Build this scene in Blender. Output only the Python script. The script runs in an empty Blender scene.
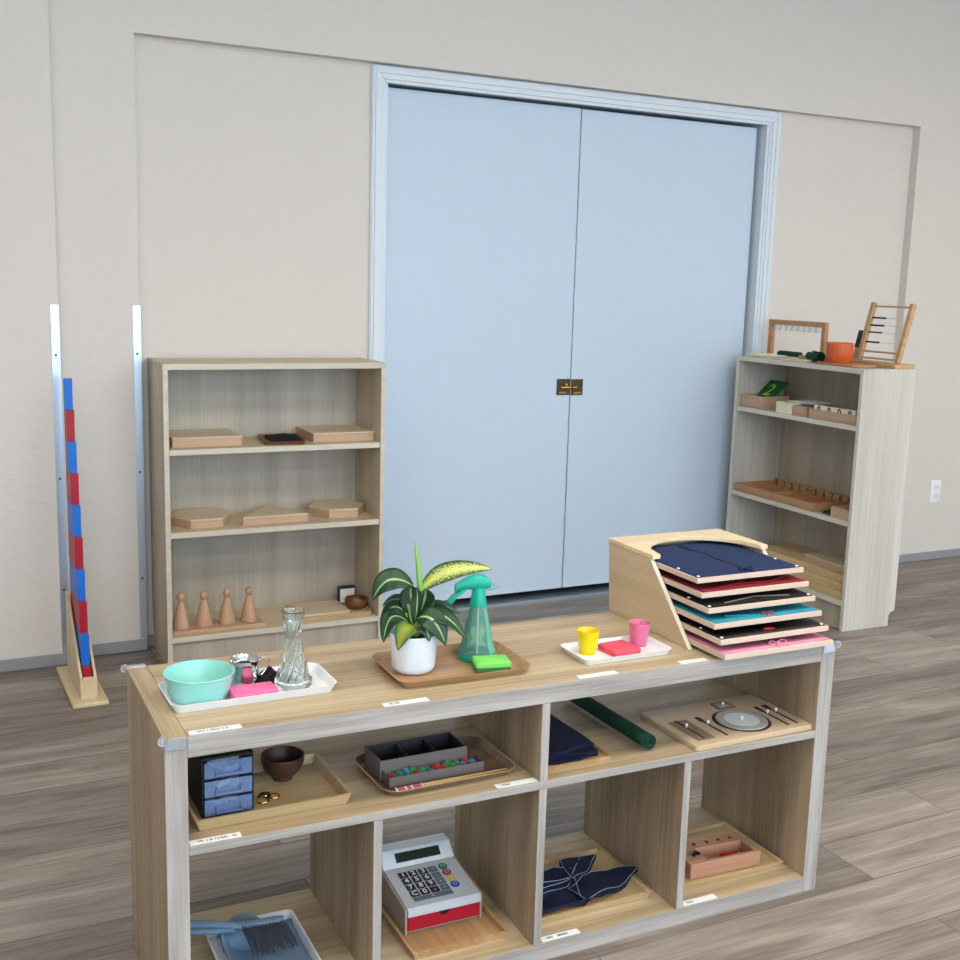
import bpy, bmesh, math, random
from math import sin, cos, pi, radians, sqrt
from mathutils import Vector, Matrix
random.seed(7)
S = bpy.context.scene
COL = S.collection
H0 = 1.3592                       # camera height

# ------------------------------------------------------------------ materials
def srgb(r, g, b):
    def f(c):
        c /= 255.0
        return c/12.92 if c <= 0.04045 else ((c+0.055)/1.055)**2.4
    return (f(r), f(g), f(b), 1)

def new_mat(name):
    m = bpy.data.materials.new(name); m.use_nodes = True
    nt = m.node_tree
    return m, nt, nt.nodes['Principled BSDF']

def plain(name, rgb, rough=.5, metal=0, bump=0, bscale=200, spec=.5, var=0, alpha=None, trans=0, ior=1.45, coat=0, sheen=0):
    m, nt, p = new_mat(name)
    c = srgb(*rgb)
    p.inputs['Base Color'].default_value = c
    p.inputs['Roughness'].default_value = rough
    p.inputs['Metallic'].default_value = metal
    p.inputs['Specular IOR Level'].default_value = spec
    p.inputs['IOR'].default_value = ior
    p.inputs['Transmission Weight'].default_value = trans
    p.inputs['Coat Weight'].default_value = coat
    p.inputs['Sheen Weight'].default_value = sheen
    tc = nt.nodes.new('ShaderNodeTexCoord')
    n = nt.nodes.new('ShaderNodeTexNoise'); n.inputs['Scale'].default_value = bscale; n.inputs['Detail'].default_value = 4
    nt.links.new(tc.outputs['Object'], n.inputs['Vector'])
    if var or not bump:
        v = var or .03
        mx = nt.nodes.new('ShaderNodeMix'); mx.data_type = 'RGBA'
        mx.inputs[6].default_value = tuple(x*(1-v) for x in c[:3])+(1,)
        mx.inputs[7].default_value = tuple(min(1, x*(1+v)) for x in c[:3])+(1,)
        nt.links.new(n.outputs['Fac'], mx.inputs[0]); nt.links.new(mx.outputs[2], p.inputs['Base Color'])
    if bump:
        b = nt.nodes.new('ShaderNodeBump'); b.inputs['Strength'].default_value = bump; b.inputs['Distance'].default_value = .002
        nt.links.new(n.outputs['Fac'], b.inputs['Height']); nt.links.new(b.outputs['Normal'], p.inputs['Normal'])
    return m

def wood(name, light, dark, axis='x', band=14, fine=110, rough=.5, bandw=.6, stretch=.05, bump=.08, contrast=1.0):
    m, nt, p = new_mat(name)
    tc = nt.nodes.new('ShaderNodeTexCoord')
    def layer(scale, st, det):
        mp = nt.nodes.new('ShaderNodeMapping')
        s = [1, 1, 1]; s['xyz'.index(axis)] = st
        mp.inputs['Scale'].default_value = s
        nt.links.new(tc.outputs['Object'], mp.inputs['Vector'])
        n = nt.nodes.new('ShaderNodeTexNoise'); n.inputs['Scale'].default_value = scale; n.inputs['Detail'].default_value = det
        n.inputs['Distortion'].default_value = .3
        nt.links.new(mp.outputs['Vector'], n.inputs['Vector'])
        return n
    a = layer(band, stretch, 2); b = layer(fine, stretch*.6, 5)
    mix = nt.nodes.new('ShaderNodeMix'); mix.data_type = 'FLOAT'
    mix.inputs[0].default_value = 1-bandw
    nt.links.new(a.outputs['Fac'], mix.inputs[2]); nt.links.new(b.outputs['Fac'], mix.inputs[3])
    r = nt.nodes.new('ShaderNodeValToRGB')
    r.color_ramp.elements[0].position = .5-.17/contrast; r.color_ramp.elements[0].color = srgb(*dark)
    r.color_ramp.elements[1].position = .5+.15/contrast; r.color_ramp.elements[1].color = srgb(*light)
    nt.links.new(mix.outputs[0], r.inputs['Fac']); nt.links.new(r.outputs['Color'], p.inputs['Base Color'])
    p.inputs['Roughness'].default_value = rough
    bp = nt.nodes.new('ShaderNodeBump'); bp.inputs['Strength'].default_value = bump; bp.inputs['Distance'].default_value = .001
    nt.links.new(b.outputs['Fac'], bp.inputs['Height']); nt.links.new(bp.outputs['Normal'], p.inputs['Normal'])
    return m

OAKL, OAKD = (196, 179, 148), (150, 130, 101)
M = {}
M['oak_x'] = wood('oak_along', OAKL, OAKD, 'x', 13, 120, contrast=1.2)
M['oak_z'] = wood('shaded_oak_upright', (174, 156, 132), (132, 115, 94), 'z', 13, 120, contrast=1.2)  # darker copy of the oak: shade on the uprights put into the colour
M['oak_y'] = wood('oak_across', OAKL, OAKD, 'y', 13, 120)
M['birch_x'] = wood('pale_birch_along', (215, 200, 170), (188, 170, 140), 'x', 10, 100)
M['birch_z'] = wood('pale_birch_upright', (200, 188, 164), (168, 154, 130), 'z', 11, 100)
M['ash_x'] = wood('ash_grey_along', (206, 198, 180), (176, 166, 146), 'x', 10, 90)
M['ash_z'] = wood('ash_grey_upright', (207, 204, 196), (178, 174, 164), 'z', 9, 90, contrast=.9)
M['front_birch'] = wood('birch_front', (216, 208, 192), (190, 182, 166), 'x', 30, 200, contrast=.8)  # separate colours for the front faces of the boards
M['front_ash'] = wood('ash_front', (222, 212, 196), (200, 190, 174), 'x', 30, 200, contrast=.8)
M['front_oak_x'] = wood('grey_front_along', (182, 177, 171), (136, 130, 125), 'x', 40, 260)
M['front_oak_z'] = wood('grey_front_upright', (184, 179, 173), (140, 134, 129), 'z', 40, 260)
M['back_grey'] = wood('grey_birch_back', (188, 180, 165), (158, 150, 137), 'z', 12, 90, contrast=.8)
M['ash_back'] = wood('grey_ash_back', (190, 178, 158), (156, 145, 127), 'z', 10, 90, contrast=.8)
M['ply'] = wood('blond_plywood', (236, 220, 184), (216, 196, 156), 'x', 18, 130, contrast=.8)
M['ply_side'] = wood('blond_plywood_side', (212, 192, 158), (190, 168, 134), 'y', 22, 150, contrast=.8)
M['ply_edge'] = wood('plywood_edge', (232, 226, 208), (214, 206, 186), 'z', 30, 150, contrast=.8)
M['beech'] = wood('beech', (200, 168, 140), (176, 142, 114), 'x', 20, 160, contrast=.9)
M['beech_y'] = wood('beech_across', (200, 168, 142), (176, 142, 116), 'y', 20, 160, contrast=.9)
M['beech_z'] = wood('beech_upright', (202, 166, 138), (178, 140, 112), 'z', 20, 160, contrast=.9)
M['lid'] = wood('maple_lid', (216, 202, 174), (196, 180, 150), 'x', 14, 120, contrast=.8)
M['pinkwood'] = wood('rosy_beech', (190, 144, 116), (168, 120, 94), 'x', 20, 140, contrast=.9)
M['framewood'] = wood('frame_beech', (218, 198, 180), (198, 174, 154), 'x', 20, 150, contrast=.8)
M['bamboo'] = wood('bamboo', (200, 164, 118), (166, 128, 84), 'y', 24, 140, stretch=.04)
M['bamboo_rim'] = wood('bamboo_rim', (222, 196, 150), (192, 160, 112), 'x', 20, 140)
M['walnut_tray'] = wood('oak_veneer_tray', (186, 150, 112), (142, 106, 72), 'x', 26, 170, rough=.4)
M['veneer_y'] = wood('smoked_veneer_tray', (140, 112, 86), (96, 72, 52), 'x', 26, 170, rough=.4)
M['pinetray'] = wood('pine_tray', (206, 182, 140), (174, 148, 106), 'x', 18, 150)
M['darkbowl'] = wood('dark_turned_wood', (86, 54, 44), (54, 32, 27), 'x', 20, 90, rough=.4)
M['acacia'] = wood('acacia', (140, 92, 56), (72, 42, 24), 'x', 30, 60, rough=.35)
M['pine_stand'] = wood('pine_stand', (226, 208, 174), (200, 178, 140), 'y', 14, 120, contrast=.8)
M['spindle'] = wood('spindle_box_beech', (192, 146, 102), (160, 114, 76), 'x', 20, 140)
M['cream'] = plain('cream_lacquer', (232, 222, 196), .5)
M['white_paint'] = plain('white_paint', (232, 236, 236), .4)
M['plastic_white'] = plain('white_plastic', (236, 240, 244), .3)
M['door'] = plain('cool_white_door_paint', (194, 211, 227), .42, bump=.12, bscale=350, var=.01)
M['casing'] = plain('door_casing_paint', (214, 224, 232), .35)
M['black'] = plain('black_plastic', (22, 23, 28), .35)
M['void'] = plain('unlit_cupboard_lining', (20, 22, 26), .9)
M['rubber'] = plain('grey_vinyl_baseboard', (150, 150, 154), .45)
M['alu'] = plain('brushed_aluminium', (196, 208, 220), .32, metal=.9, var=.04)
M['steel'] = plain('polished_steel', (215, 215, 218), .12, metal=1)
M['gold'] = plain('brass', (206, 168, 96), .22, metal=1)
M['bronze'] = plain('aged_brass', (88, 80, 56), .35, metal=.8, var=.25, bscale=60)
M['aqua'] = plain('aqua_plastic', (146, 214, 206), .28, coat=.3)
M['pink_sponge'] = plain('pink_sponge', (246, 112, 160), .9, bump=1, bscale=140, var=.2)
M['red_sponge'] = plain('coral_sponge', (224, 84, 104), .9, bump=.7, bscale=170, var=.12)
M['green_sponge'] = plain('green_sponge', (122, 212, 100), .9, bump=.9, bscale=170, var=.15)
M['sponge_pad'] = plain('scouring_pad', (52, 120, 66), .95, bump=.8, bscale=260)
M['blackcloth'] = plain('black_cloth', (16, 16, 18), .95, bump=.6, bscale=120)
M['navy'] = plain('navy_cloth', (24, 44, 88), .9, bump=.5, bscale=420)
M['navydark'] = plain('dark_navy_cloth', (13, 20, 52), .9, bump=.5, bscale=320)
M['navyseam'] = plain('grey_stitching', (150, 158, 182), .8)
M['redcloth'] = plain('dark_red_cloth', (122, 18, 32), .9, bump=.4, bscale=320)
M['blackleather'] = plain('black_leatherette', (20, 18, 20), .5, bump=.3, bscale=220)
M['cyancloth'] = plain('turquoise_cloth', (34, 138, 158), .85, bump=.4, bscale=320)
M['pinkcloth'] = plain('pink_cloth', (210, 132, 160), .85, bump=.4, bscale=320)
M['darkgreen'] = plain('dark_green_felt', (12, 60, 42), .95, bump=.6, bscale=220)
M['cardgreen'] = plain('green_card', (14, 92, 44), .7)
M['yellowgreen'] = plain('yellow_green_sandpaper', (150, 196, 70), .9)
M['orange'] = plain('orange_plastic', (200, 88, 38), .35)
M['ink'] = plain('dark_ink', (40, 38, 40), .7)
M['paper'] = plain('white_paper', (236, 238, 236), .6)
M['blue_rod'] = plain('blue_rod_paint', (18, 108, 206), .4)
M['red_rod'] = plain('red_rod_paint', (168, 18, 44), .4)
M['pot'] = plain('white_ceramic', (226, 236, 246), .3, coat=.2)
M['soil'] = plain('potting_soil', (44, 32, 25), .95, bump=1, bscale=90, var=.4)
M['teal'] = plain('teal_plastic', (20, 190, 164), .3, trans=.25)
M['greybox'] = plain('grey_board', (112, 104, 100), .8)
M['darkbox'] = plain('charcoal_box_lining', (48, 46, 48), .6)
M['regbody'] = plain('register_grey_plastic', (196, 200, 206), .35)
M['regside'] = plain('register_side_board', (168, 156, 142), .6)
M['regred'] = plain('register_red', (172, 16, 38), .4)
M['lcd'] = plain('lcd_panel', (44, 56, 46), .25)
M['keyblack'] = plain('black_key', (26, 27, 32), .4)
M['keygrey'] = plain('grey_key', (92, 108, 118), .4)
M['keyteal'] = plain('teal_key', (40, 104, 100), .4)
M['keyred'] = plain('crimson_key', (160, 44, 78), .4)
M['keyyellow'] = plain('yellow_key', (214, 190, 60), .4)
M['keyblue'] = plain('blue_key', (24, 82, 186), .4)
M['bluegrey'] = plain('blue_grey_plastic', (110, 138, 164), .4)
M['bristle'] = plain('charcoal_bristles', (66, 70, 80), .6)
M['pomgreen'] = plain('green_pompom', (26, 140, 62), 1, bump=1, bscale=400, sheen=.3)
M['pomteal'] = plain('teal_pompom', (24, 120, 108), 1, bump=1, bscale=400, sheen=.3)
M['pomblue'] = plain('blue_pompom', (60, 130, 186), 1, bump=1, bscale=400, sheen=.3)
M['pomred'] = plain('red_pompom', (178, 32, 36), 1, bump=1, bscale=400, sheen=.3)
M['chop_gold'] = plain('gold_lacquer', (226, 196, 134), .35)
M['chop_pink'] = plain('pink_lacquer', (196, 104, 118), .35)
M['crimson'] = plain('crimson_plastic', (170, 24, 44), .35)
M['navybox'] = plain('dark_navy_box', (36, 40, 66), .5)
M['puzzlewood'] = plain('puzzle_board', (198, 176, 148), .5, var=.05, bscale=30)
M['puzzlerec'] = plain('puzzle_recess', (140, 116, 98), .7)
M['placegrey'] = plain('silver_grey_print', (176, 178, 176), .35)
M['placedark'] = plain('dark_print', (54, 46, 44), .6)
M['stem'] = plain('plant_stem', (150, 190, 100), .5)

def glassy(name, rgb, rough=.02, ior=1.45):
    m, nt, p = new_mat(name)
    p.inputs['Base Color'].default_value = srgb(*rgb); p.inputs['Roughness'].default_value = rough
    p.inputs['Transmission Weight'].default_value = 1; p.inputs['IOR'].default_value = ior
    tc = nt.nodes.new('ShaderNodeTexCoord'); n = nt.nodes.new('ShaderNodeTexNoise'); n.inputs['Scale'].default_value = 25
    b = nt.nodes.new('ShaderNodeBump'); b.inputs['Strength'].default_value = .03; b.inputs['Distance'].default_value = .001
    nt.links.new(tc.outputs['Object'], n.inputs['Vector']); nt.links.new(n.outputs['Fac'], b.inputs['Height']); nt.links.new(b.outputs['Normal'], p.inputs['Normal'])
    return m
def sheer(name, rgb, op, rough=.15):
    """thin see-through plastic: part clear, part tinted gloss"""
    m, nt, p = new_mat(name)
    p.inputs['Base Color'].default_value = srgb(*rgb); p.inputs['Roughness'].default_value = rough
    tr = nt.nodes.new('ShaderNodeBsdfTransparent')
    tr.inputs['Color'].default_value = tuple(.80+.20*c for c in srgb(*rgb)[:3])+(1,)
    fr = nt.nodes.new('ShaderNodeFresnel'); fr.inputs['IOR'].default_value = 1.45
    ad = nt.nodes.new('ShaderNodeMath'); ad.operation = 'ADD'; ad.use_clamp = True; ad.inputs[1].default_value = op
    mx = nt.nodes.new('ShaderNodeMixShader')
    nt.links.new(fr.outputs[0], ad.inputs[0]); nt.links.new(ad.outputs[0], mx.inputs[0])
    nt.links.new(tr.outputs[0], mx.inputs[1]); nt.links.new(p.outputs[0], mx.inputs[2])
    nt.links.new(mx.outputs[0], nt.nodes['Material Output'].inputs['Surface'])
    return m
M['glass'] = glassy('clear_glass', (246, 252, 250))
M['aquaglass'] = sheer('green_tinted_clear_plastic', (150, 215, 196), .12)
M['cupyellow'] = sheer('yellow_cup_plastic', (250, 226, 10), .72, .2)
M['cuppink'] = sheer('pink_cup_plastic', (250, 140, 184), .5, .2)
M['clearguard'] = sheer('clear_corner_plastic', (226, 230, 234), .16, .1)
M['drawer'] = sheer('clear_blue_drawer', (150, 178, 220), .34, .15)
M['labelclear'] = plain('label_strip_plastic', (226, 234, 238), .3)

def wallmat():
    m, nt, p = new_mat('orange_peel_wall_paint')
    tc = nt.nodes.new('ShaderNodeNewGeometry')
    mp = nt.nodes.new('ShaderNodeMapping'); mp.inputs['Scale'].default_value = (.35, 1, 1)
    nt.links.new(tc.outputs['Position'], mp.inputs['Vector'])
    n = nt.nodes.new('ShaderNodeTexNoise'); n.inputs['Scale'].default_value = 75; n.inputs['Detail'].default_value = 3
    nt.links.new(mp.outputs['Vector'], n.inputs['Vector'])
    b = nt.nodes.new('ShaderNodeBump'); b.inputs['Strength'].default_value = .35; b.inputs['Distance'].default_value = .003
    nt.links.new(n.outputs['Fac'], b.inputs['Height']); nt.links.new(b.outputs['Normal'], p.inputs['Normal'])
    p.inputs['Base Color'].default_value = srgb(215, 209, 202); p.inputs['Roughness'].default_value = .7
    return m
M['wall'] = wallmat()
M['ceil'] = plain('ceiling_paint', (232, 230, 226), .9)

def floormat():
    m, nt, p = new_mat('grey_oak_vinyl_planks')
    L = nt.links.new
    g = nt.nodes.new('ShaderNodeNewGeometry')
    br = nt.nodes.new('ShaderNodeTexBrick')
    br.offset = .37; br.inputs['Scale'].default_value = 1
    br.inputs['Brick Width'].default_value = 1.22; br.inputs['Row Height'].default_value = .18
    br.inputs['Mortar Size'].default_value = .0012; br.inputs['Mortar Smooth'].default_value = .1
    br.inputs['Color1'].default_value = (0, 0, 0, 1); br.inputs['Color2'].default_value = (1, 1, 1, 1); br.inputs['Mortar'].default_value = (.5, .5, .5, 1)
    L(g.outputs['Position'], br.inputs['Vector'])
    # grain, shifted per plank
    off = nt.nodes.new('ShaderNodeVectorMath'); off.operation = 'MULTIPLY_ADD'
    cmb = nt.nodes.new('ShaderNodeCombineXYZ')
    L(br.outputs['Color'], cmb.inputs['Z'])
    sc = nt.nodes.new('ShaderNodeVectorMath'); sc.operation = 'MULTIPLY'; sc.inputs[1].default_value = (1.1, 9, 1)
    L(g.outputs['Position'], sc.inputs[0])
    L(cmb.outputs[0], off.inputs[0]); off.inputs[1].default_value = (0, 0, 9); L(sc.outputs[0], off.inputs[2])
    n1 = nt.nodes.new('ShaderNodeTexNoise'); n1.inputs['Scale'].default_value = 2.0; n1.inputs['Detail'].default_value = 6; n1.inputs['Distortion'].default_value = .6
    n1.inputs['Roughness'].default_value = .6
    L(off.outputs[0], n1.inputs['Vector'])
    n2 = nt.nodes.new('ShaderNodeTexNoise'); n2.inputs['Scale'].default_value = 14; n2.inputs['Detail'].default_value = 4
    sc2 = nt.nodes.new('ShaderNodeVectorMath'); sc2.operation = 'MULTIPLY'; sc2.inputs[1].default_value = (.35, 1.4, 1)
    L(off.outputs[0], sc2.inputs[0]); L(sc2.outputs[0], n2.inputs['Vector'])
    a1 = nt.nodes.new('ShaderNodeMath'); a1.operation = 'MULTIPLY_ADD'; a1.inputs[1].default_value = .30; L(n2.outputs['Fac'], a1.inputs[0])
    a0 = nt.nodes.new('ShaderNodeMath'); a0.operation = 'MULTIPLY'; a0.inputs[1].default_value = .55; L(n1.outputs['Fac'], a0.inputs[0]); L(a0.outputs[0], a1.inputs[2])
    a2 = nt.nodes.new('ShaderNodeMath'); a2.operation = 'MULTIPLY_ADD'; a2.inputs[1].default_value = .15; L(br.outputs['Color'], a2.inputs[0]); L(a1.outputs[0], a2.inputs[2])
    r = nt.nodes.new('ShaderNodeValToRGB'); e = r.color_ramp.elements
    e[0].position = .34; e[0].color = srgb(98, 90, 84); e[1].position = .68; e[1].color = srgb(172, 164, 155)
    x = e.new(.5); x.color = srgb(136, 127, 119)
    L(a2.outputs[0], r.inputs['Fac'])
    mx = nt.nodes.new('ShaderNodeMix'); mx.data_type = 'RGBA'; L(br.outputs['Fac'], mx.inputs[0]); L(r.outputs['Color'], mx.inputs[6]); mx.inputs[7].default_value = srgb(84, 76, 70)
    L(mx.outputs[2], p.inputs['Base Color'])
    p.inputs['Roughness'].default_value = .42; p.inputs['Specular IOR Level'].default_value = .35
    b = nt.nodes.new('ShaderNodeBump'); b.inputs['Strength'].default_value = .12; b.inputs['Distance'].default_value = .001
    L(n2.outputs['Fac'], b.inputs['Height']); L(b.outputs['Normal'], p.inputs['Normal'])
    return m
M['floor'] = floormat()

def leafmat(name, edge, mid, speck):
    """leaf coloured by its own UV: u runs across from midrib to edge, v along"""
    m, nt, p = new_mat(name); L = nt.links.new
    uv = nt.nodes.new('ShaderNodeTexCoord')
    sp = nt.nodes.new('ShaderNodeSeparateXYZ'); L(uv.outputs['UV'], sp.inputs[0])
    mp = nt.nodes.new('ShaderNodeMapping'); mp.inputs['Scale'].default_value = (3.5, 16, 1); L(uv.outputs['UV'], mp.inputs['Vector'])
    n = nt.nodes.new('ShaderNodeTexNoise'); n.inputs['Scale'].default_value = 2.4; n.inputs['Detail'].default_value = 5; n.inputs['Roughness'].default_value = .8; L(mp.outputs[0], n.inputs['Vector'])
    mr = nt.nodes.new('ShaderNodeMapRange'); mr.inputs['From Min'].default_value = .40; mr.inputs['From Max'].default_value = .60; L(n.outputs['Fac'], mr.inputs['Value'])
    k = nt.nodes.new('ShaderNodeMath'); k.operation = 'MULTIPLY_ADD'; L(mr.outputs[0], k.inputs[0]); k.inputs[1].default_value = -speck; L(sp.outputs['X'], k.inputs[2])
    r = nt.nodes.new('ShaderNodeValToRGB'); e = r.color_ramp.elements
    e[0].position = .0; e[0].color = srgb(*mid); e[1].position = .10; e[1].color = srgb(*edge)
    L(k.outputs[0], r.inputs['Fac']); L(r.outputs['Color'], p.inputs['Base Color'])
    p.inputs['Roughness'].default_value = .45
    p.inputs['Subsurface Weight'].default_value = .0
    return m
M['leaf'] = leafmat('dark_leaf', (17, 58, 32), (150, 186, 128), .075)
M['leafvar'] = leafmat('variegated_leaf', (26, 72, 30), (196, 208, 112), .95)
M['leafpale'] = plain('rolled_new_leaf', (130, 182, 96), .4)
M['leafyellow'] = leafmat('yellowing_leaf', (52, 96, 30), (140, 150, 50), .9)

def emis(name, rgb, s):
    m = bpy.data.materials.new(name); m.use_nodes = True; nt = m.node_tree
    nt.nodes.remove(nt.nodes['Principled BSDF'])
    e = nt.nodes.new('ShaderNodeEmission'); e.inputs[0].default_value = srgb(*rgb); e.inputs[1].default_value = s
    nt.links.new(e.outputs[0], nt.nodes['Material Output'].inputs[0]); return m

# ------------------------------------------------------------------ mesh helpers
def B(): return bmesh.new()
def quadgrid(bm, P, mat=0, uv=None):
    n, k = len(P), len(P[0])
    V = [[bm.verts.new(p) for p in row] for row in P]
    L = bm.loops.layers.uv.verify() if uv else None
    for i in range(n-1):
        for j in range(k-1):
            f = bm.faces.new((V[i][j], V[i+1][j], V[i+1][j+1], V[i][j+1])); f.material_index = mat
            if uv:
                for lp, (a, b) in zip(f.loops, ((i, j), (i+1, j), (i+1, j+1), (i, j+1))):
                    lp[L].uv = uv[a][b]
def box(bm, x0, x1, y0, y1, z0, z1, mat=0):
    v = [bm.verts.new((x, y, z)) for x in (x0, x1) for y in (y0, y1) for z in (z0, z1)]
    for q in ((0, 1, 3, 2), (4, 6, 7, 5), (0, 4, 5, 1), (2, 3, 7, 6), (0, 2, 6, 4), (1, 5, 7, 3)):
        bm.faces.new([v[i] for i in q]).material_index = mat
    return v
def prism(bm, pts, w0, w1, plane='xy', mat=0):
    """extrude a polygon; plane says which axes pts run along"""
    def P(a, b, c):
        return {'xy': (a, b, c), 'yz': (c, a, b), 'xz': (a, c, b)}[plane]
    A = [bm.verts.new(P(a, b, w0)) for a, b in pts]; Bv = [bm.verts.new(P(a, b, w1)) for a, b in pts]
    n = len(pts)
    fs = [bm.faces.new(A[::-1]), bm.faces.new(Bv)]
    for i in range(n): fs.append(bm.faces.new((A[i], A[(i+1) % n], Bv[(i+1) % n], Bv[i])))
    for f in fs: f.material_index = mat
def loft(bm, loops, cap0=True, cap1=True, mat=0):
    V = [[bm.verts.new(p) for p in l] for l in loops]; n = len(loops[0])
    for a, b in zip(V, V[1:]):
        for i in range(n): bm.faces.new((a[i], a[(i+1) % n], b[(i+1) % n], b[i])).material_index = mat
    if cap0: bm.faces.new(V[0][::-1]).material_index = mat
    if cap1: bm.faces.new(V[-1]).material_index = mat
def rr(w, d, r, z, n=6, cx=0, cy=0):
    o = []
    for q, (sx, sy) in enumerate(((1, 1), (-1, 1), (-1, -1), (1, -1))):
        for i in range(n+1):
            t = pi/2*(q+i/n); o.append((cx+sx*(w/2-r)+r*cos(t), cy+sy*(d/2-r)+r*sin(t), z))
    return o
def lathe(bm, prof, cx=0, cy=0, n=32, mat=0, cap0=False, cap1=False, mod=None):
    loops = []
    for e in prof:
        r, z = e[0], e[1]; l = []
        for i in range(n):
            t = 2*pi*i/n; rad = r*(mod(t, z) if mod and len(e) == 2 else 1)
            l.append((cx+rad*cos(t), cy+rad*sin(t), z))
        loops.append(l)
    loft(bm, loops, cap0, cap1, mat)
def tube(bm, pts, r, n=8, mat=0, caps=True):
    pts = [Vector(p) for p in pts]; loops = []
    up = Vector((0, 0, 1)); prev = None
    for i, p in enumerate(pts):
        t = (pts[min(i+1, len(pts)-1)]-pts[max(i-1, 0)]).normalized()
        if prev is None:
            a = up if abs(t.z) < .9 else Vector((1, 0, 0))
            u = t.cross(a).normalized()
        else:
            u = (prev-t*prev.dot(t)).normalized()
        prev = u; v = t.cross(u)
        rad = r[i] if isinstance(r, (list, tuple)) else r
        loops.append([p+rad*(cos(2*pi*k/n)*u+sin(2*pi*k/n)*v) for k in range(n)])
    loft(bm, loops, caps, caps, mat)
def ball(bm, c, r, mat=0, seg=12, sz=1, jit=0):
    prof = []
    k = seg//2+1
    loops = []
    for i in range(1, k):
        ph = pi*i/k
        loops.append([(c[0]+r*sin(ph)*cos(2*pi*j/seg)*(1+random.uniform(-jit, jit)), c[1]+r*sin(ph)*sin(2*pi*j/seg)*(1+random.uniform(-jit, jit)), c[2]-r*sz*cos(ph)) for j in range(seg)])
    V = [[bm.verts.new(p) for p in l] for l in loops]
    b = bm.verts.new((c[0], c[1], c[2]-r*sz)); t = bm.verts.new((c[0], c[1], c[2]+r*sz))
    for A, Bv in zip(V, V[1:]):
        for i in range(seg): bm.faces.new((A[i], A[(i+1) % seg], Bv[(i+1) % seg], Bv[i])).material_index = mat
    for i in range(seg):
        bm.faces.new((b, V[0][(i+1) % seg], V[0][i])).material_index = mat
        bm.faces.new((t, V[-1][i], V[-1][(i+1) % seg])).material_index = mat
def xf(bm, mtx): bmesh.ops.transform(bm, matrix=mtx, verts=bm.verts)

def obj(name, bm, mats, parent=None, bevel=0, sharp=38, label=None, kind=None, solid=0):
    bmesh.ops.recalc_face_normals(bm, faces=bm.faces)
    for f in bm.faces: f.smooth = True
    for e in bm.edges:
        if len(e.link_faces) == 2 and e.calc_face_angle(0) > radians(sharp): e.smooth = False
    me = bpy.data.meshes.new(name); bm.to_mesh(me); bm.free()
    for m in (mats if isinstance(mats, (list, tuple)) else [mats]): me.materials.append(M[m] if isinstance(m, str) else m)
    o = bpy.data.objects.new(name, me); COL.objects.link(o)
    if parent: o.parent = parent
    if solid:
        md = o.modifiers.new('solid', 'SOLIDIFY'); md.thickness = solid; md.offset = 0
    if bevel:
        md = o.modifiers.new('bevel', 'BEVEL'); md.width = bevel; md.segments = 2; md.limit_method = 'ANGLE'; md.angle_limit = radians(40)
    if label: o['label'] = label
    if kind: o['kind'] = kind
    return o
def text(name, s, size, parent, mat, mtx, depth=.0004, bold=0):
    """real lettering turned into a mesh"""
    cu = bpy.data.curves.new(name, 'FONT'); cu.body = s; cu.size = size; cu.extrude = depth; cu.align_x = 'CENTER'; cu.align_y = 'CENTER'; cu.offset = bold; cu.resolution_u = 3
    t = bpy.data.objects.new('tmp', cu); COL.objects.link(t)
    dg = bpy.context.evaluated_depsgraph_get(); dg.update()
    me = bpy.data.meshes.new_from_object(t.evaluated_get(dg))
    bpy.data.objects.remove(t)
    me.transform(mtx); me.name = name; me.materials.clear(); me.materials.append(M[mat])
    o = bpy.data.objects.new(name, me); COL.objects.link(o); o.parent = parent
    return o

FR = {'k': (.3621, 1.8467, radians(-.9464)), 'b': (.7825, 3.8934, radians(-.5743)), 'r': (3.3917, 4.130, radians(-91.7681)), 'w': (0, 0, 0)}
def W(f, a, b, z):
    ox, oy, t = FR[f]
    return Vector((ox+a*cos(t)-b*sin(t), oy+a*sin(t)+b*cos(t), z))
def tag(o, label, cat, group=None):
    o['label'] = label; o['category'] = cat
    if group: o['group'] = group
    return o
def place(o, f, a, b, z, rz=0):
    o.location = W(f, a, b, z); o.rotation_euler = (0, 0, FR[f][2]+radians(rz)); return o
def thing(name, label, cat, f, a, b, z, rz=0, group=None):
    o = bpy.data.objects.new(name, None); COL.objects.link(o); o.empty_display_size = .05
    place(o, f, a, b, z, rz); return tag(o, label, cat, group)
def dup(root, label=None, group=None):
    def cp(o, par):
        c = o.copy(); COL.objects.link(c); c.parent = par
        for ch in list(o.children): cp(ch, c)
        return c
    r = cp(root, None)
    if label: r['label'] = label
    if group: r['group'] = group
    return r
def faced(o, m, axis=1, sign=-1):
    """give the board's narrow front faces their edge banding"""
    o.data.materials.append(M[m]); k = len(o.data.materials)-1
    for p in o.data.polygons:
        if p.normal[axis]*sign > .9: p.material_index = k
    return o
def struct(name, bm, mat, bevel=0): return obj(name, bm, mat, bevel=bevel, kind='structure')

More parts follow.
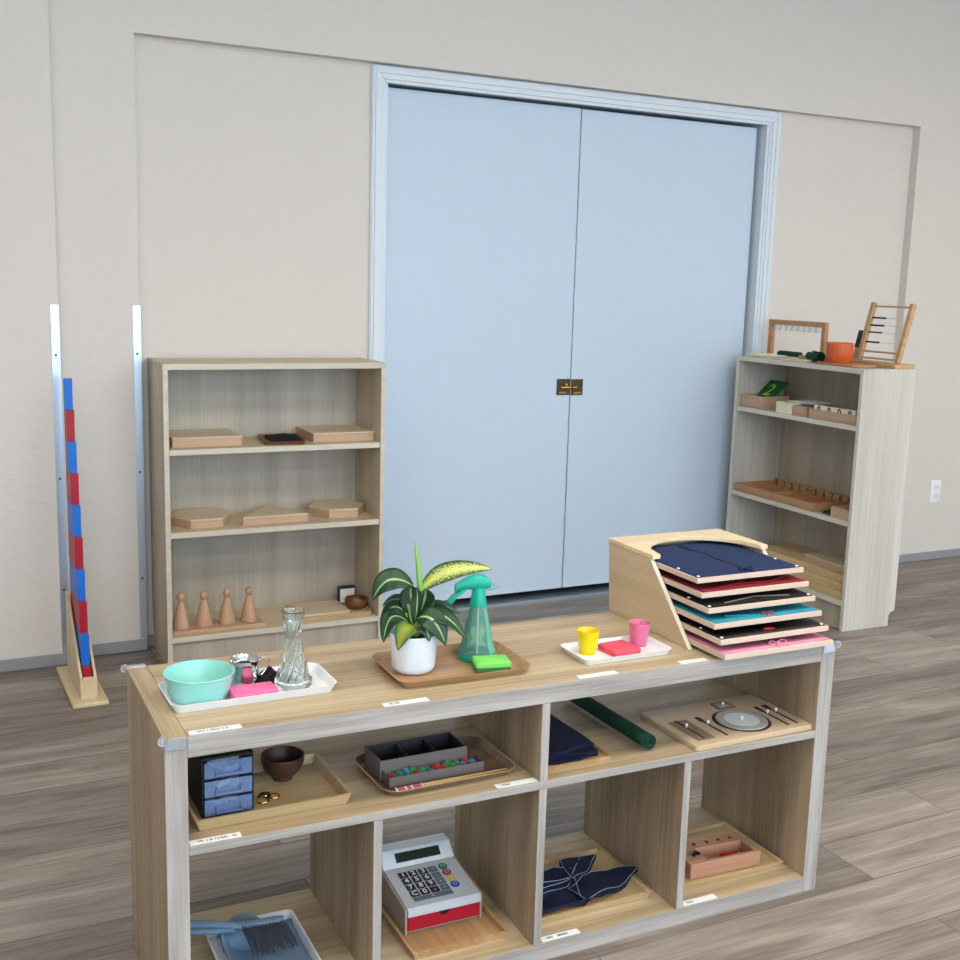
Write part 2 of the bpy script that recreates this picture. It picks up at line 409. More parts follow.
# ------------------------------------------------------------------ the room
YA, YB, YR = 4.076, 4.137, 4.182
CH = 2.95
XL, XR, YF = -2.6, 6.8, -3.6
bm = B(); box(bm, XL-.2, XR+.2, YF-.2, 5.2, -.1, 0); struct('floor', bm, 'floor')
bm = B(); box(bm, XL-.2, XR+.2, YF-.2, 5.2, CH, CH+.1); struct('ceiling', bm, 'ceil')
bm = B()
box(bm, XL, .482, YA, 4.45, 0, CH)
box(bm, .482, .7583, YB, 4.45, 0, CH)
box(bm, .7583, 4.4146, YB, 4.45, 2.152, CH)
box(bm, .7583, 1.68, YR, 4.45, 0, 2.152)
box(bm, 1.68, 3.53, YR, 4.45, 2.105, 2.152)
box(bm, 3.53, 4.4146, YR, 4.45, 0, 2.152)
box(bm, 4.4146, XR, YB, 4.45, 0, CH)
struct('wall_back', bm, 'wall')
bm = B(); box(bm, XL-.15, XL, YF, 4.45, 0, CH); struct('wall_left', bm, 'wall')
bm = B(); box(bm, XR, XR+.15, YF, 4.45, 0, CH); struct('wall_right', bm, 'wall')
# wall behind the camera with three tall windows
wins = [(-1.9, .2), (.8, 2.9), (3.5, 5.6)]; z0w, z1w = .55, 2.75
bm = B(); xs = XL
for a, b in wins:
    box(bm, xs, a, YF-.15, YF, 0, CH); box(bm, a, b, YF-.15, YF, 0, z0w); box(bm, a, b, YF-.15, YF, z1w, CH); xs = b
box(bm, xs, XR, YF-.15, YF, 0, CH); struct('wall_front', bm, 'wall')
for i, (a, b) in enumerate(wins):
    bm = B()
    for x in (a, (a+b)/2-.025, b-.05): box(bm, x, x+.05, YF-.12, YF-.04, z0w, z1w)
    for z in (z0w, z1w-.05): box(bm, a+.05, b-.05, YF-.12, YF-.04, z, z+.05)
    struct('window_%d' % (i+1), bm, 'white_paint')
# cupboard behind the doors
bm = B()
box(bm, 1.5, 3.7, 4.95, 5.0, 0, 2.3); box(bm, 1.5, 1.55, 4.45, 4.95, 0, 2.3); box(bm, 3.65, 3.7, 4.45, 4.95, 0, 2.3); box(bm, 1.5, 3.7, 4.45, 5.0, 2.3, 2.35)
struct('wall_cupboard', bm, 'void')
# baseboards
for nm, x0, x1, y in (('baseboard_left', XL, .482, YA), ('baseboard_step', .490, .7583, YB), ('baseboard_right', 4.4146, XR, YB)):
    bm = B(); box(bm, x0, x1, y-.008, y, 0, .042); struct(nm, bm, 'rubber', .002)
bm = B(); box(bm, .482, .490, YA, YB, 0, .042); struct('baseboard_return', bm, 'rubber')
bm = B(); box(bm, .7583, 1.62, YR-.008, YR, 0, .042); struct('baseboard_recess_left', bm, 'rubber')
bm = B(); box(bm, 3.61, 4.40, YR-.008, YR, 0, .042); struct('baseboard_recess_right', bm, 'rubber')
# door casing: stepped profile moulding
bm = B()
for (d0, d1, y) in ((0, .062, .010), (.004, .050, .016), (.014, .030, .021)):
    xo0, xo1, zo = 1.625+d0, 3.592-d0, 2.149-d0
    xi0, xi1, zi = 1.625+d1, 3.592-d1, 2.149-d1
    pts = [(xo0, 0), (xo0, zo), (xo1, zo), (xo1, 0), (xi1, 0), (xi1, zi), (xi0, zi), (xi0, 0)]
    for q in ((0, 1, 6, 7), (1, 2, 5, 6), (2, 3, 4, 5)):
        prism(bm, [pts[k] for k in q], YR-y, YR-.0002, 'xz')
# the casing narrows to the measured opening
struct('trim_1', bm, 'casing', .002)
bm = B()
box(bm, 1.68, 1.694, YR-.004, 4.42, 0, 2.105); box(bm, 3.518, 3.532, YR-.004, 4.42, 0, 2.105); box(bm, 1.694, 3.518, YR-.004, 4.42, 2.092, 2.106)
struct('trim_2', bm, 'casing', .001)
bm = B(); box(bm, 1.694, 3.518, 4.17, 4.30, 0, .010); struct('trim_3', bm, 'alu')
DY = 4.225
bm = B(); box(bm, 1.700, 2.5735, DY, DY+.035, .034, 2.081); d1 = struct('door_1', bm, 'door', .003)
bm = B(); box(bm, 2.5775, 3.501, DY, DY+.035, .034, 2.079); d2 = struct('door_2', bm, 'door', .003)
bm = B(); box(bm, 2.506, 2.5725, DY-.004, DY, .893, .962)
for z in (.903, .950): box(bm, 2.514, 2.522, DY-.006, DY-.004, z, z+.006)
o = obj('latch', bm, 'bronze', d1, .001); 
bm = B(); tube(bm, [(2.52, DY-.010, .925), (2.5715, DY-.010, .925)], .006); ball(bm, (2.545, DY-.013, .938), .008)
box(bm, 2.515, 2.55, DY-.007, DY-.004, .900, .907)
obj('latch_bolt', bm, 'gold', o, label='brass bolt')
bm = B(); box(bm, 2.5785, 2.636, DY-.004, DY, .891, .960)
o = obj('latch', bm, 'bronze', d2, .001)
bm = B(); tube(bm, [(2.5795, DY-.010, .925), (2.60, DY-.010, .925)], .006); box(bm, 2.588, 2.625, DY-.007, DY-.004, .898, .905)
obj('latch_keeper', bm, 'gold', o, label='brass keeper')
# ceiling light panels
for (x, y) in ((-.6, 1.1), (1.6, 1.1), (3.8, 1.1), (5.7, 1.1), (-.6, -1.0), (1.6, -1.0), (3.8, -1.0)):
    t = tag(bpy.data.objects.new('ceiling_light', None), 'flat rectangular ceiling light panel', 'light', 'ceiling light panels'); COL.objects.link(t); t.location = (x, y, CH)
    bm = B()
    for q in ((-.62, .62, -.32, -.30), (-.62, .62, .30, .32), (-.62, -.60, -.30, .30), (.60, .62, -.30, .30)): box(bm, *q, -.03, 0)
    obj('light_frame', bm, 'white_paint', t)
    bm = B(); box(bm, -.60, .60, -.30, .30, -.022, -.004); obj('light_diffuser', bm, emis('diffuser_glow', (255, 242, 226), 11.5), t)

# wall things
def outlet():
    bm = B(); loft(bm, [[(x, -y2, z) for x, z in [(p[0], p[1]) for p in [(q[0], q[1]) for q in rr(w, h, .006, 0)]]] for (w, h, y2) in ((.075, .118, 0), (.075, .118, .004), (.066, .109, .007))])
    t = thing('wall_outlet', 'white double power outlet plate on the wall right of the bookcase', 'outlet', 'w', 4.746, YB-.0005, .36)
    obj('cover_plate', bm, 'plastic_white', t)
    for z in (.024, -.024):
        bm = B(); prism(bm, [(x*.5, z+y) for x, y, _ in rr(.05, .030, .012, 0)], -.010, -.0071, 'xz')
        s = obj('socket', bm, 'paper', t)
        bm = B()
        for x in (-.006, .006): box(bm, x-.001, x+.001, -.0106, -.0101, z-.002, z+.008)
        obj('socket_slot', bm, 'ink', s)
outlet()
for lab, x0, y in (('tall aluminium corner guard strip on the wall behind the red and blue rods', .4565, YA), ('tall aluminium corner guard strip on the wall beside the left bookcase', .7335, YB)):
    x1 = .482 if y == YA else .7583
    z1 = 1.247
    t = thing('corner_guard', lab, 'corner guard', 'w', x1, y, .043)
    bm = B(); box(bm, x0-x1, .0016, -.0016, -.0001, 0, z1-.043); box(bm, .0001, .0016, -.0001, .024, 0, z1-.043)
    obj('guard_strip', bm, 'alu', t, .0003)
    for z in (1.08, .66, .27):
        bm = B(); lathe(bm, [(.0045, 0), (.0038, .0015), (.0012, .002)], n=14, cap0=True, cap1=True)
        xf(bm, Matrix.Translation(((x0-x1)/2, -.0017, z-.043)) @ Matrix.Rotation(radians(90), 4, 'X'))
        obj('screw', bm, 'bronze', t)

# number rods in their stand
st = thing('number_rod_stand', 'pale wooden stand with sloping sides holding the red and blue rods', 'rod stand', 'w', .4845, 3.82, 0, .5)
bm = B(); box(bm, -.055, .055, -.20, .195, .0, .015); obj('base', bm, 'pine_stand', st, .004)
for s in (-1, 1):
    bm = B(); x = s*.0215
    prism(bm, [(-.155, .015), (-.155, .088), (.10, .30), (.125, .30), (.125, .015)], x-.0045, x+.0045, 'yz')
    obj('side_panel', bm, 'pine_stand', st, .001)
bm = B(); box(bm, -.0168, .0168, -.158, -.150, .015, .085); box(bm, -.026, .026, -.163, -.1583, .015, .08); obj('front_block', bm, 'pine_stand', st, .001)
cnames = ['one', 'two', 'three', 'four', 'five', 'six', 'seven', 'eight', 'nine', 'ten']
for n in range(10, 0, -1):
    bm = B(); h = .1; q = .0125
    loft(bm, [[(-q, -q, k*h), (q, -q, k*h), (q, q, k*h), (-q, q, k*h)] for k in range(n+1)])
    bm.normal_update()
    for f in bm.faces: f.material_index = min(n-1, int(f.calc_center_median().z/h)) % 2
    y = 3.82-.137+(n-1)*.0262
    o = obj('number_rod', bm, ['red_rod', 'blue_rod'], bevel=.0008)
    place(o, 'w', .4845+.0, y, .0155, .5)
    lab = {10: 'tallest upright number rod, rearmost, ten red and blue segments with a blue top', 1: 'shortest number rod, one plain red block at the front of the stand'}.get(n,
        'upright %s-topped number rod %s segments tall, just before the %s-segment rod' % ('red' if n % 2 else 'blue', cnames[n-1], cnames[min(n, 9)]))
    tag(o, lab, 'number rod', 'red and blue number rods in the stand')

# ------------------------------------------------------------------ tall bookcases
def bookcase(f, label, zs, H=1.062, Wd=.80, D=.275, vert='birch_z', hor='birch_x', notch=True, band='front_birch', back='back_grey'):
    t = thing('bookcase', label, 'bookcase', f, 0, 0, 0)
    th = .018
    for x0, x1 in ((0, th), (Wd-th, Wd)):
        bm = B()
        prism(bm, [(0, 0), (D-.03, 0), (D-.03, .045), (D-.024, .056), (D, .064), (D, H), (0, H)] if notch else [(0, 0), (D, 0), (D, H), (0, H)], x0, x1, 'yz')
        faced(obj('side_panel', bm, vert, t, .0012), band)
    bm = B(); box(bm, th, Wd-th, 0, D, H-.0205, H-.0005); faced(obj('top_panel', bm, hor, t, .001), band)
    for z in zs[:-1]:
        bm = B(); box(bm, th+.001, Wd-th-.001, .004, D-.008, z-.020, z); faced(obj('shelf', bm, hor, t, .001), band)
    bm = B(); box(bm, th, Wd-th, .002, D-.008, zs[-1]-.020, zs[-1]); faced(obj('bottom_shelf', bm, hor, t, .001), band)
    bm = B(); box(bm, th, Wd-th, .018, .034, 0, zs[-1]-.020); obj('plinth', bm, back, t)
    bm = B(); box(bm, th, Wd-th, D-.007, D-.002, .064, H-.0205); obj('back_panel', bm, back, t)
    return t
LZ = (.770, .4815, .108)
RZ = (.839, .452, .122)
bookcase('b', 'pale birch bookcase with three shelves against the wall left of the doors', LZ)
bookcase('r', 'whitish ash bookcase standing sideways right of the doors', RZ, H=1.066, vert='ash_z', hor='ash_x', band='front_ash', back='ash_back')

# ------------------------------------------------------------------ low cube shelf in front
T = .5916; MZ = .3918; LO = .0385; KW, KD = 1.465, .389
ks = thing('low_shelf_unit', 'long low grey-oak open shelf unit in the foreground', 'shelf unit', 'k', 0, 0, 0)
sidep = []
for x0, x1 in ((0, .0385), (KW-.0385, KW)):
    bm = B(); box(bm, x0, x1, 0, KD, 0, T); sidep.append(faced(faced(obj('side_panel', bm, 'oak_z', ks, .0012), 'front_oak_z'), 'oak_y', 2, 1))
bm = B(); box(bm, .0388, KW-.0388, 0, KD, T-.0385, T); topb = faced(obj('top_board', bm, 'oak_x', ks, .001), 'front_oak_x')
bm = B(); box(bm, .0388, KW-.0388, 0, KD, 0, LO); botb = faced(obj('bottom_board', bm, 'oak_x', ks, .001), 'front_oak_x')
bm = B(); box(bm, .0388, KW-.0388, 0, KD, MZ-.017, MZ); midb = faced(obj('middle_shelf', bm, 'oak_x', ks, .001), 'front_oak_x')
bm = B(); box(bm, .7235, .7415, 0, KD, MZ+.0002, T-.0387); faced(obj('divider', bm, 'oak_z', ks, .001), 'front_oak_z')
for a in (.376, .7235, 1.073):
    bm = B(); box(bm, a, a+.0175, 0, KD, LO+.0002, MZ-.0172); faced(obj('divider', bm, 'oak_z', ks, .001), 'front_oak_z')
# clear corner protectors, parts of the side panels
for i, (a, b, sa, sb) in enumerate(((0, 0, -1, -1), (0, KD, -1, 1), (KW, 0, 1, -1))):
    bm = B()
    ball(bm, (a+sa*.003, b+sb*.003, T-.002), .0085, seg=14)
    if i == 1: box(bm, a-.002, a+.036, b-.012, b+.003, T+.0003, T+.004)
    else:
        box(bm, min(a, a-sa*.034), max(a, a-sa*.034), -.0035, -.0004, T-.020, T+.001)
    box(bm, min(a+sa*.0004, a+sa*.003), max(a+sa*.0004, a+sa*.003), b-.014 if sb > 0 else b, b if sb > 0 else b+.020, T-.018, T+.001)
    obj('corner_protector', bm, 'clearguard', sidep[0 if a == 0 else 1], .001, label='clear plastic corner guard')
# label strips with small worn lettering
def labelstrip(parent, a0, a1, b, z, n):
    bm = B(); box(bm, a0, a1, b, b+.017, z+.0003, z+.0016); o = obj('label_strip', bm, 'labelclear', parent, .0003, label='white label strip')
    if n:
        random.seed(int(a0*1000)+n); bm = B(); x = a0+.014
        for _ in range(n):
            w = random.uniform(.0016, .003)
            if random.random() > .14:
                for k in range(2):
                    yy = b+.004+random.uniform(0, .006); box(bm, x, x+w*random.uniform(.4, 1), yy, yy+random.uniform(.0012, .003), z+.0017, z+.0019)
                box(bm, x, x+.0007, b+.004, b+.0125, z+.0017, z+.0019)
            x += w+.0008
        obj('faded_lettering', bm, 'ink', o)
labelstrip(topb, .043, .133, .003, T, 18); labelstrip(topb, .395, .485, .004, T, 6); labelstrip(topb, .808, .898, .004, T, 0); labelstrip(topb, 1.052, 1.12, .004, T, 0)
labelstrip(midb, .041, .131, .002, MZ, 22); labelstrip(midb, .632, .721, .003, MZ, 6)
labelstrip(botb, .747, .836, .003, LO, 16); labelstrip(botb, 1.096, 1.186, .003, LO, 5)

# ------------------------------------------------------------------ generic item makers
def tray_bm(w, d, h, flare, r, th, n=7):
    bm = B(); rb = max(r-flare, .002); 
    loft(bm, [rr(w-2*flare, d-2*flare, rb, 0, n), rr(w-.002, d-.002, r, h*.94, n), rr(w, d, r, h, n), rr(w-2*th, d-2*th, max(r-th, .001), h, n),
              rr(w-2*flare-2*th*.6, d-2*flare-2*th*.6, max(rb-th*.6, .001), th*.8, n)])
    for f in bm.faces:
        if all(v.co.z > h*.93 for v in f.verts): f.material_index = 1
    return bm
def tray(label, f, a, b, z, w, d, h, flare, r, th, mat, rz=0, cat='tray', rim=None):
    o = obj('tray', tray_bm(w, d, h, flare, r, th), [mat, rim or mat], bevel=0)
    place(o, f, a, b, z+.0003, rz); return tag(o, label, cat)
def soft_block(w, d, h, r=.004):
    bm = B()
    loft(bm, [rr(w-.004, d-.004, r, 0), rr(w, d, r, .002), rr(w, d, r, h-.002), rr(w-.004, d-.004, r, h)])
    return bm

# ---------- left white tray
tray('white rectangular tray at the left end of the low shelf holding the aqua bowl', 'k', .187, .172, T, .312, .142, .017, .010, .022, .003, 'plastic_white', 1)
zt = T+.0030
bm = B()
lathe(bm, [(.001, 0), (.047, 0), (.0515, .003), (.0550, .010), (.0620, .046), (.0635, .0470), (.0645, .0485), (.0635, .0497), (.0612, .0485), (.0535, .011), (.0500, .005), (.047, .003), (.001, .003)], n=48)
o = obj('bowl', bm, 'aqua'); place(o, 'k', .096, .172, zt); tag(o, 'round aqua plastic bowl on the white tray', 'bowl')
cup = thing('creamer_cup', 'small stainless steel frothing pitcher behind the pink sponge', 'cup', 'k', .191, .206, zt)
def spout(t, z): return 1+(.16*max(0, cos(t-pi))**6 if z > .040 else 0)
bm = B(); lathe(bm, [(.001, 0), (.021, 0), (.0245, .003), (.0255, .018), (.0225, .036), (.0235, .042), (.0285, .0505), (.0292, .051), (.0283, .0515), (.0228, .042), (.0215, .036), (.0243, .018), (.0235, .004), (.001, .003)], n=40, mod=spout)
obj('body', bm, 'steel', cup)
bm = B(); tube(bm, [(.0245, 0, .046), (.036, 0, .050), (.044, 0, .047), (.0455, 0, .039), (.041, 0, .028), (.033, 0, .018), (.0265, 0, .012)], .0016); obj('handle', bm, 'steel', cup)
bm = soft_block(.084, .052, .017); o = obj('sponge', bm, 'pink_sponge'); place(o, 'k', .187, .135, zt, 1); tag(o, 'pink sponge in front of the steel pitcher', 'sponge')
# folded black cloth
def cloth_bm(w, d, h, nx=14, ny=10, seed=1, waves=3, thick=.004):
    rnd = random.Random(seed); ph = [rnd.uniform(0, 6) for _ in range(6)]
    bm = B(); P = []
    def hh(u, v):
        e = min(u, 1-u, v, 1-v)*6; e = min(1, e)
        return thick+(h-thick)*e*(.62+.2*sin(u*waves*3+ph[0])+.18*cos(v*waves*2.6+u*3+ph[1]))
    top = []; bot = []
    for i in range(nx+1):
        u = i/nx; r1 = []; r2 = []
        for j in range(ny+1):
            v = j/ny
            x = (u-.5)*w*(1+.05*sin(v*7+ph[2])); y = (v-.5)*d*(1+.06*sin(u*6+ph[3]))
            r1.append((x, y, hh(u, v))); r2.append((x, y, 0))
        top.append(r1); bot.append(r2)
    quadgrid(bm, top); quadgrid(bm, bot)
    n, m = nx, ny
    ring = lambda G: [G[i][0] for i in range(n+1)]+[G[n][j] for j in range(1, m+1)]+[G[i][m] for i in range(n-1, -1, -1)]+[G[0][j] for j in range(m-1, 0, -1)]
    A, C2 = ring(top), ring(bot)
    quadgrid(bm, [A+[A[0]], C2+[C2[0]]])
    bmesh.ops.remove_doubles(bm, verts=bm.verts, dist=1e-6)
    return bm
o = obj('cloth', cloth_bm(.060, .055, .022, seed=3), 'blackcloth', sharp=80); place(o, 'k', .2345, .211, zt, 20); tag(o, 'crumpled black cloth between the steel pitcher and the glass vase', 'cloth')
# twisted glass vase
def tw(t, z):
    k = min(1, max(0, (z-.012)/.02))*min(1, max(0, (.135-z)/.012))
    return 1+.075*k*cos(15*t-z*185)
prof = [(.001, 0), (.031, 0), (.0345, .004), (.0358, .010), (.0350, .018)]
for i in range(1, 53):
    z = .018+i*.0025; s = i/52
    r = .0140+(.0215)*(max(0, 1-z/.098))**1.15+(.0085*((max(0, z-.105)/.043))**1.3)
    prof.append((r, z))
inner = [(max(r-.0030, .001), z, 0) for r, z in prof if z > .012][::-1]
bm = B(); lathe(bm, prof+[(prof[-1][0]+.0012, .1495), (prof[-1][0]-.001, .1505)]+inner+[(.027, .012, 0), (.001, .010, 0)], n=144, mod=tw)
o = obj('vase', bm, 'glass', sharp=60); place(o, 'k', .270, .160, zt); tag(o, 'clear glass bud vase with twisted ribs on the white tray', 'vase')

# ---------- wooden tray with plant and spray bottle
tray('brown oak veneer tray under the potted plant and the spray bottle', 'k', .596, .156, T, .286, .190, .017, .016, .026, .0025, 'walnut_tray', -1, rim='spindle')
zt = T+.0028
pl = thing('potted_plant', 'variegated dumb cane plant with striped leaves in a white pot', 'plant', 'k', .519, .168, zt)
bm = B(); lathe(bm, [(.001, 0), (.034, 0), (.040, .004), (.0435, .012), (.0475, .074), (.0485, .078), (.0465, .079), (.0450, .074), (.042, .014), (.001, .008)], n=44); pot = obj('pot', bm, 'pot', pl)
bm = B(); lathe(bm, [(.0442, .064), (.03, .069), (.012, .070), (.001, .069)], n=24, mod=lambda t, z: 1 if z < .065 else 1+.05*sin(5*t)); obj('soil', bm, 'soil', pl)
R_ = Vector((.885, -.466, 0)); D_ = Vector((.466, .885, 0)); U_ = Vector((0, 0, 1))
def PV(p): return R_*p[0]+D_*p[1]+U_*p[2]
def leaf(mat, p0, p1, p2, w, roll=0, fold=.25, stem0=None, shape=.9, n=14, curl=0):
    p0, p1, p2 = PV(p0), PV(p1), PV(p2)
    bm = B(); P = []; UV = []; th = .0007
    for i in range(n+1):
        t = i/n; c = p0*(1-t)**2+p1*2*t*(1-t)+p2*t*t
        tg = ((p1-p0)*(1-t)+(p2-p1)*t).normalized()
        s = tg.cross(U_)
        if s.length < .05: s = R_.copy()
        s.normalize(); s = Matrix.Rotation(radians(roll), 3, tg) @ s; nn = s.cross(tg).normalized()
        ww = w*.5*max(.02, (sin(pi*min(1, t**shape*.97+.03)))**.75)
        row = []; ur = []
        for k in range(-4, 5):
            u = k/4; row.append(c+s*(u*ww)+nn*(abs(u)**1.4*ww*fold+sin(t*15+k)*ww*.03)); ur.append((abs(u), t))
        P.append(row); UV.append(ur)
    quadgrid(bm, P, uv=UV)
    o = obj('leaf', bm, mat, pl, sharp=180, solid=.0009)
    if mat == 'leafvar': o['label'] = 'variegated yellow-green leaf'
    if mat == 'leafyellow': o['label'] = 'yellowing leaf over the pot rim'
    return o
def petiole(p0, p1, p2, r=.0022):
    p0, p1, p2 = PV(p0), PV(p1), PV(p2)
    bm = B(); tube(bm, [p0*(1-t)**2+p1*2*t*(1-t)+p2*t*t for t in [i/7 for i in range(8)]], r, n=8); obj('leaf_stalk', bm, 'stem', pl)
zr = .078
petiole((.004, 0, .066), (.008, 0, .10), (.006, 0, .150), .0042)
petiole((.0, 0, .066), (-.004, 0, .10), (-.012, 0, .135), .003)
petiole((.006, .0, .066), (.016, 0, .085), (.024, .0, .118), .003)
petiole((.003, .0, .066), (.006, 0, .11), (.012, .0, .175), .003)
petiole((-.004, .0, .066), (-.014, 0, .095), (-.016, .0, .117), .0025)
# rolled new leaf
bm = B(); pts = [PV(p) for p in ((.012, 0, .15), (.010, 0, .18), (.006, 0, .215), (.001, .0, .245), (-.001, 0, .262))]
tube(bm, pts, [.0035, .0062, .0048, .0032, .0006], n=10); obj('rolled_leaf', bm, 'leafpale', pl, label='rolled pale new leaf standing upright')
leaf('leafvar', (.010, .0, .160), (.052, -.012, .224), (.152, .01, .210), .044, roll=44, fold=.12)
leaf('leaf', (-.004, 0, .172), (-.056, -.014, .212), (-.080, -.02, .146), .050, roll=-44, fold=.12)
leaf('leaf', (.000, .012, .105), (-.012, .022, .145), (-.010, .030, .166), .052, roll=0, fold=.1)
leaf('leaf', (.008, .010, .105), (.022, .020, .140), (.020, .028, .160), .050, roll=8, fold=.1)
leaf('leaf', (.006, .0, .100), (.050, .004, .148), (.092, .012, .086), .036, roll=34, fold=.15)
leaf('leaf', (.008, -.004, .098), (.055, -.012, .150), (.106, -.004, .066), .044, roll=30, fold=.12)
leaf('leaf', (.006, -.012, .108), (.040, -.026, .138), (.066, -.030, .062), .052, roll=40, fold=.1)
leaf('leaf', (.006, .012, .112), (.044, .020, .146), (.088, .03, .110), .028, roll=30, fold=.15)
leaf('leaf', (-.006, .004, .100), (-.042, .0, .160), (-.068, .0, .092), .036, roll=-34, fold=.12)
leaf('leaf', (-.006, -.006, .094), (-.052, -.012, .145), (-.058, -.02, .060), .040, roll=-40, fold=.12)
leaf('leaf', (-.004, .014, .104), (-.030, .026, .160), (-.066, .024, .122), .030, roll=-26, fold=.15)
leaf('leafyellow', (.004, -.016, .090), (-.012, -.042, .118), (-.026, -.054, .056), .044, roll=-18, fold=.12)
leaf('leaf', (.002, -.010, .098), (.010, -.016, .145), (.006, -.020, .176), .026, roll=5, fold=.3)
leaf('leaf', (.004, -.014, .082), (.026, -.034, .122), (.034, -.040, .072), .036, roll=20, fold=.12)
# spray bottle
sp = thing('spray_bottle', 'clear green plant mister with a teal trigger head behind the green sponge', 'spray bottle', 'k', .672, .193, zt)
bm = B(); lathe(bm, [(.001, 0), (.037, 0), (.0395, .004), (.040, .010), (.0385, .020), (.0335, .028), (.029, .05), (.0215, .085), (.0165, .107), (.0155, .111), (.0143, .111), (.0153, .107), (.0203, .085), (.0278, .05), (.0322, .028), (.0372, .018), (.0375, .006), (.001, .003)], n=44); obj('bottle', bm, 'aquaglass', sp)
bm = B(); lathe(bm, [(.0401, .0005), (.0408, .004), (.0408, .009), (.0395, .012), (.0386, .009), (.0395, .002)], n=44); obj('base_ring', bm, 'teal', sp, label='teal ring around the foot')
bm = B(); tube(bm, [(0, 0, .006), (0, 0, .11)], .0022); obj('dip_tube', bm, 'paper', sp)
bm = B(); lathe(bm, [(.001, .106), (.0175, .106), (.0180, .109), (.0160, .118), (.0135, .136), (.0125, .142), (.001, .143)], n=30, mod=lambda t, z: 1+.015*cos(24*t)); hd = obj('collar', bm, 'teal', sp)
hx = (Vector((-.93, .0, 0)))
def HP(s, z): return (-s*.93, s*.22, z)
bm = B()
sec = []
for s, zc, hh, ww in ((-.026, .148, .008, .007), (-.016, .151, .0135, .010), (-.002, .1525, .0165, .0125), (.014, .153, .0150, .0125), (.030, .150, .0120, .011), (.044, .145, .0095, .009), (.052, .142, .0080, .007)):
    sec.append([Vector(HP(s, zc))+Vector((.23*ww*cos(q), .97*ww*cos(q), hh*sin(q))) for q in [2*pi*k/14 for k in range(14)]])
loft(bm, sec); obj('spray_head', bm, 'teal', sp)
bm = B(); 
tr = [(.030, .142, .009), (.040, .134, .009), (.052, .126, .009), (.064, .113, .008), (.076, .101, .005)]
sec = []
for s, z, w in tr:
    c = Vector(HP(s, z)); sec.append([c+Vector((.22*w*x-.93*y*.006, .97*w*x+.22*y*.006, 0)) for x, y in ((-1, -1), (1, -1), (1, 1), (-1, 1))])
loft(bm, sec); obj('trigger', bm, 'teal', sp, .001)
bm = B(); tube(bm, [HP(-.018, .153), HP(-.034, .146), HP(-.050, .1395), HP(-.036, .138), HP(-.018, .135)], .0010); obj('pull_wire', bm, 'teal', sp)
sp.scale = (1, 1, 1.05)
gs = thing('sponge', 'bright green sponge beside the spray bottle', 'sponge', 'k', .668, .118, zt, -14)
bm = soft_block(.072, .052, .012); xf(bm, Matrix.Translation((0, 0, .0083))); obj('foam', bm, 'green_sponge', gs)
bm = soft_block(.072, .052, .008); obj('scouring_pad', bm, 'sponge_pad', gs, label='dark green scouring pad underneath')

# ---------- right white tray
tray('small white tray with a yellow cup, a red sponge and a pink cup', 'k', .965, .120, T, .218, .118, .013, .008, .016, .0028, 'plastic_white', 0)
zt = T+.0026
def cupm(mat, a, b, label):
    bm = B(); lathe(bm, [(.001, 0), (.0165, 0), (.0178, .002), (.0232, .050), (.0238, .0506), (.0232, .0512), (.0224, .050), (.0168, .004), (.001, .003)], n=36)
    o = obj('cup', bm, mat); place(o, 'k', a, b, zt); tag(o, label, 'cup')
cupm('cupyellow', .902, .132, 'translucent yellow plastic cup on the small white tray')
cupm('cuppink', 1.036, .141, 'translucent pink plastic cup on the small white tray')
bm = soft_block(.068, .066, .013); o = obj('sponge', bm, 'red_sponge'); place(o, 'k', .972, .118, zt, 5); tag(o, 'coral red sponge between the yellow and pink cups', 'sponge')

# ---------- dressing frame rack
RA0, RA1 = 1.125, 1.457
rk = thing('frame_rack', 'blond plywood rack with a curved cut-out top holding the fastening frames', 'rack', 'k', 1.2865, .246, T)
hz = .175
for s in (-1, 1):
    bm = B(); x0 = s*.163; x1 = s*.153
    prism(bm, [(.075-.24, .0004), (.394-.24, .0004), (.4085-.24, hz-.0105), (.236-.24, hz-.0105)], min(x0, x1), max(x0, x1), 'yz', 0)
    sp_ = obj('side_panel', bm, 'ply_side', rk, .001)
    bm = B(); xe0, xe1 = sorted((x0, x1)); bv = .0012
    prism(bm, [(.0737-.24, .0004), (.0749-.24, .0004), (.2358-.24, hz-.0105), (.2346-.24, hz-.0105)], xe0, xe1, 'yz', 0)
    obj('edge_band', bm, 'ply_edge', sp_, label='white front edge')
bm = B(); r = .142; cy = .222-.24; front = .224-.24
arc = []
a0 = math.acos(min(1, (.166-.034)/r))
for i in range(25):
    th = pi-0.38-(pi-.76)*i/24; arc.append((r*cos(th), cy+r*sin(th)))
yf = front-.004
pts = [(-.163, front)]+[(-.142, front), (arc[0][0], arc[0][1])]+arc[1:-1]+[(arc[-1][0], arc[-1][1]), (.142, front), (.163, front), (.163, .172), (-.163, .172)]
prism(bm, pts, hz-.010, hz, 'xy'); obj('top_panel', bm, 'ply', rk, .001)
bm = B(); box(bm, -.1525, .1525, .159, .168, .0004, hz-.0105); obj('back_panel', bm, 'ply', rk)
FB = [(.082, .749, 'navy'), (.062, .7215, 'redcloth'), (.038, .694, 'blackcloth'), (.014, .6665, 'cyancloth'), (-.010, .639, 'blackleather'), (-.028, .612, 'pinkcloth')]
for b, zt_, m in FB:
    for s in (-1, 1):
        if b > .05: y0 = .175
        elif b > .0: y0 = .150
        else: y0 = .105
        bm = B(); x1 = s*.1528; x0 = s*.147
        box(bm, min(x0, x1), max(x0, x1), y0-.24+.07, .148, zt_-.0165-T, zt_-.0128-T); obj('ledge', bm, 'ply', rk)
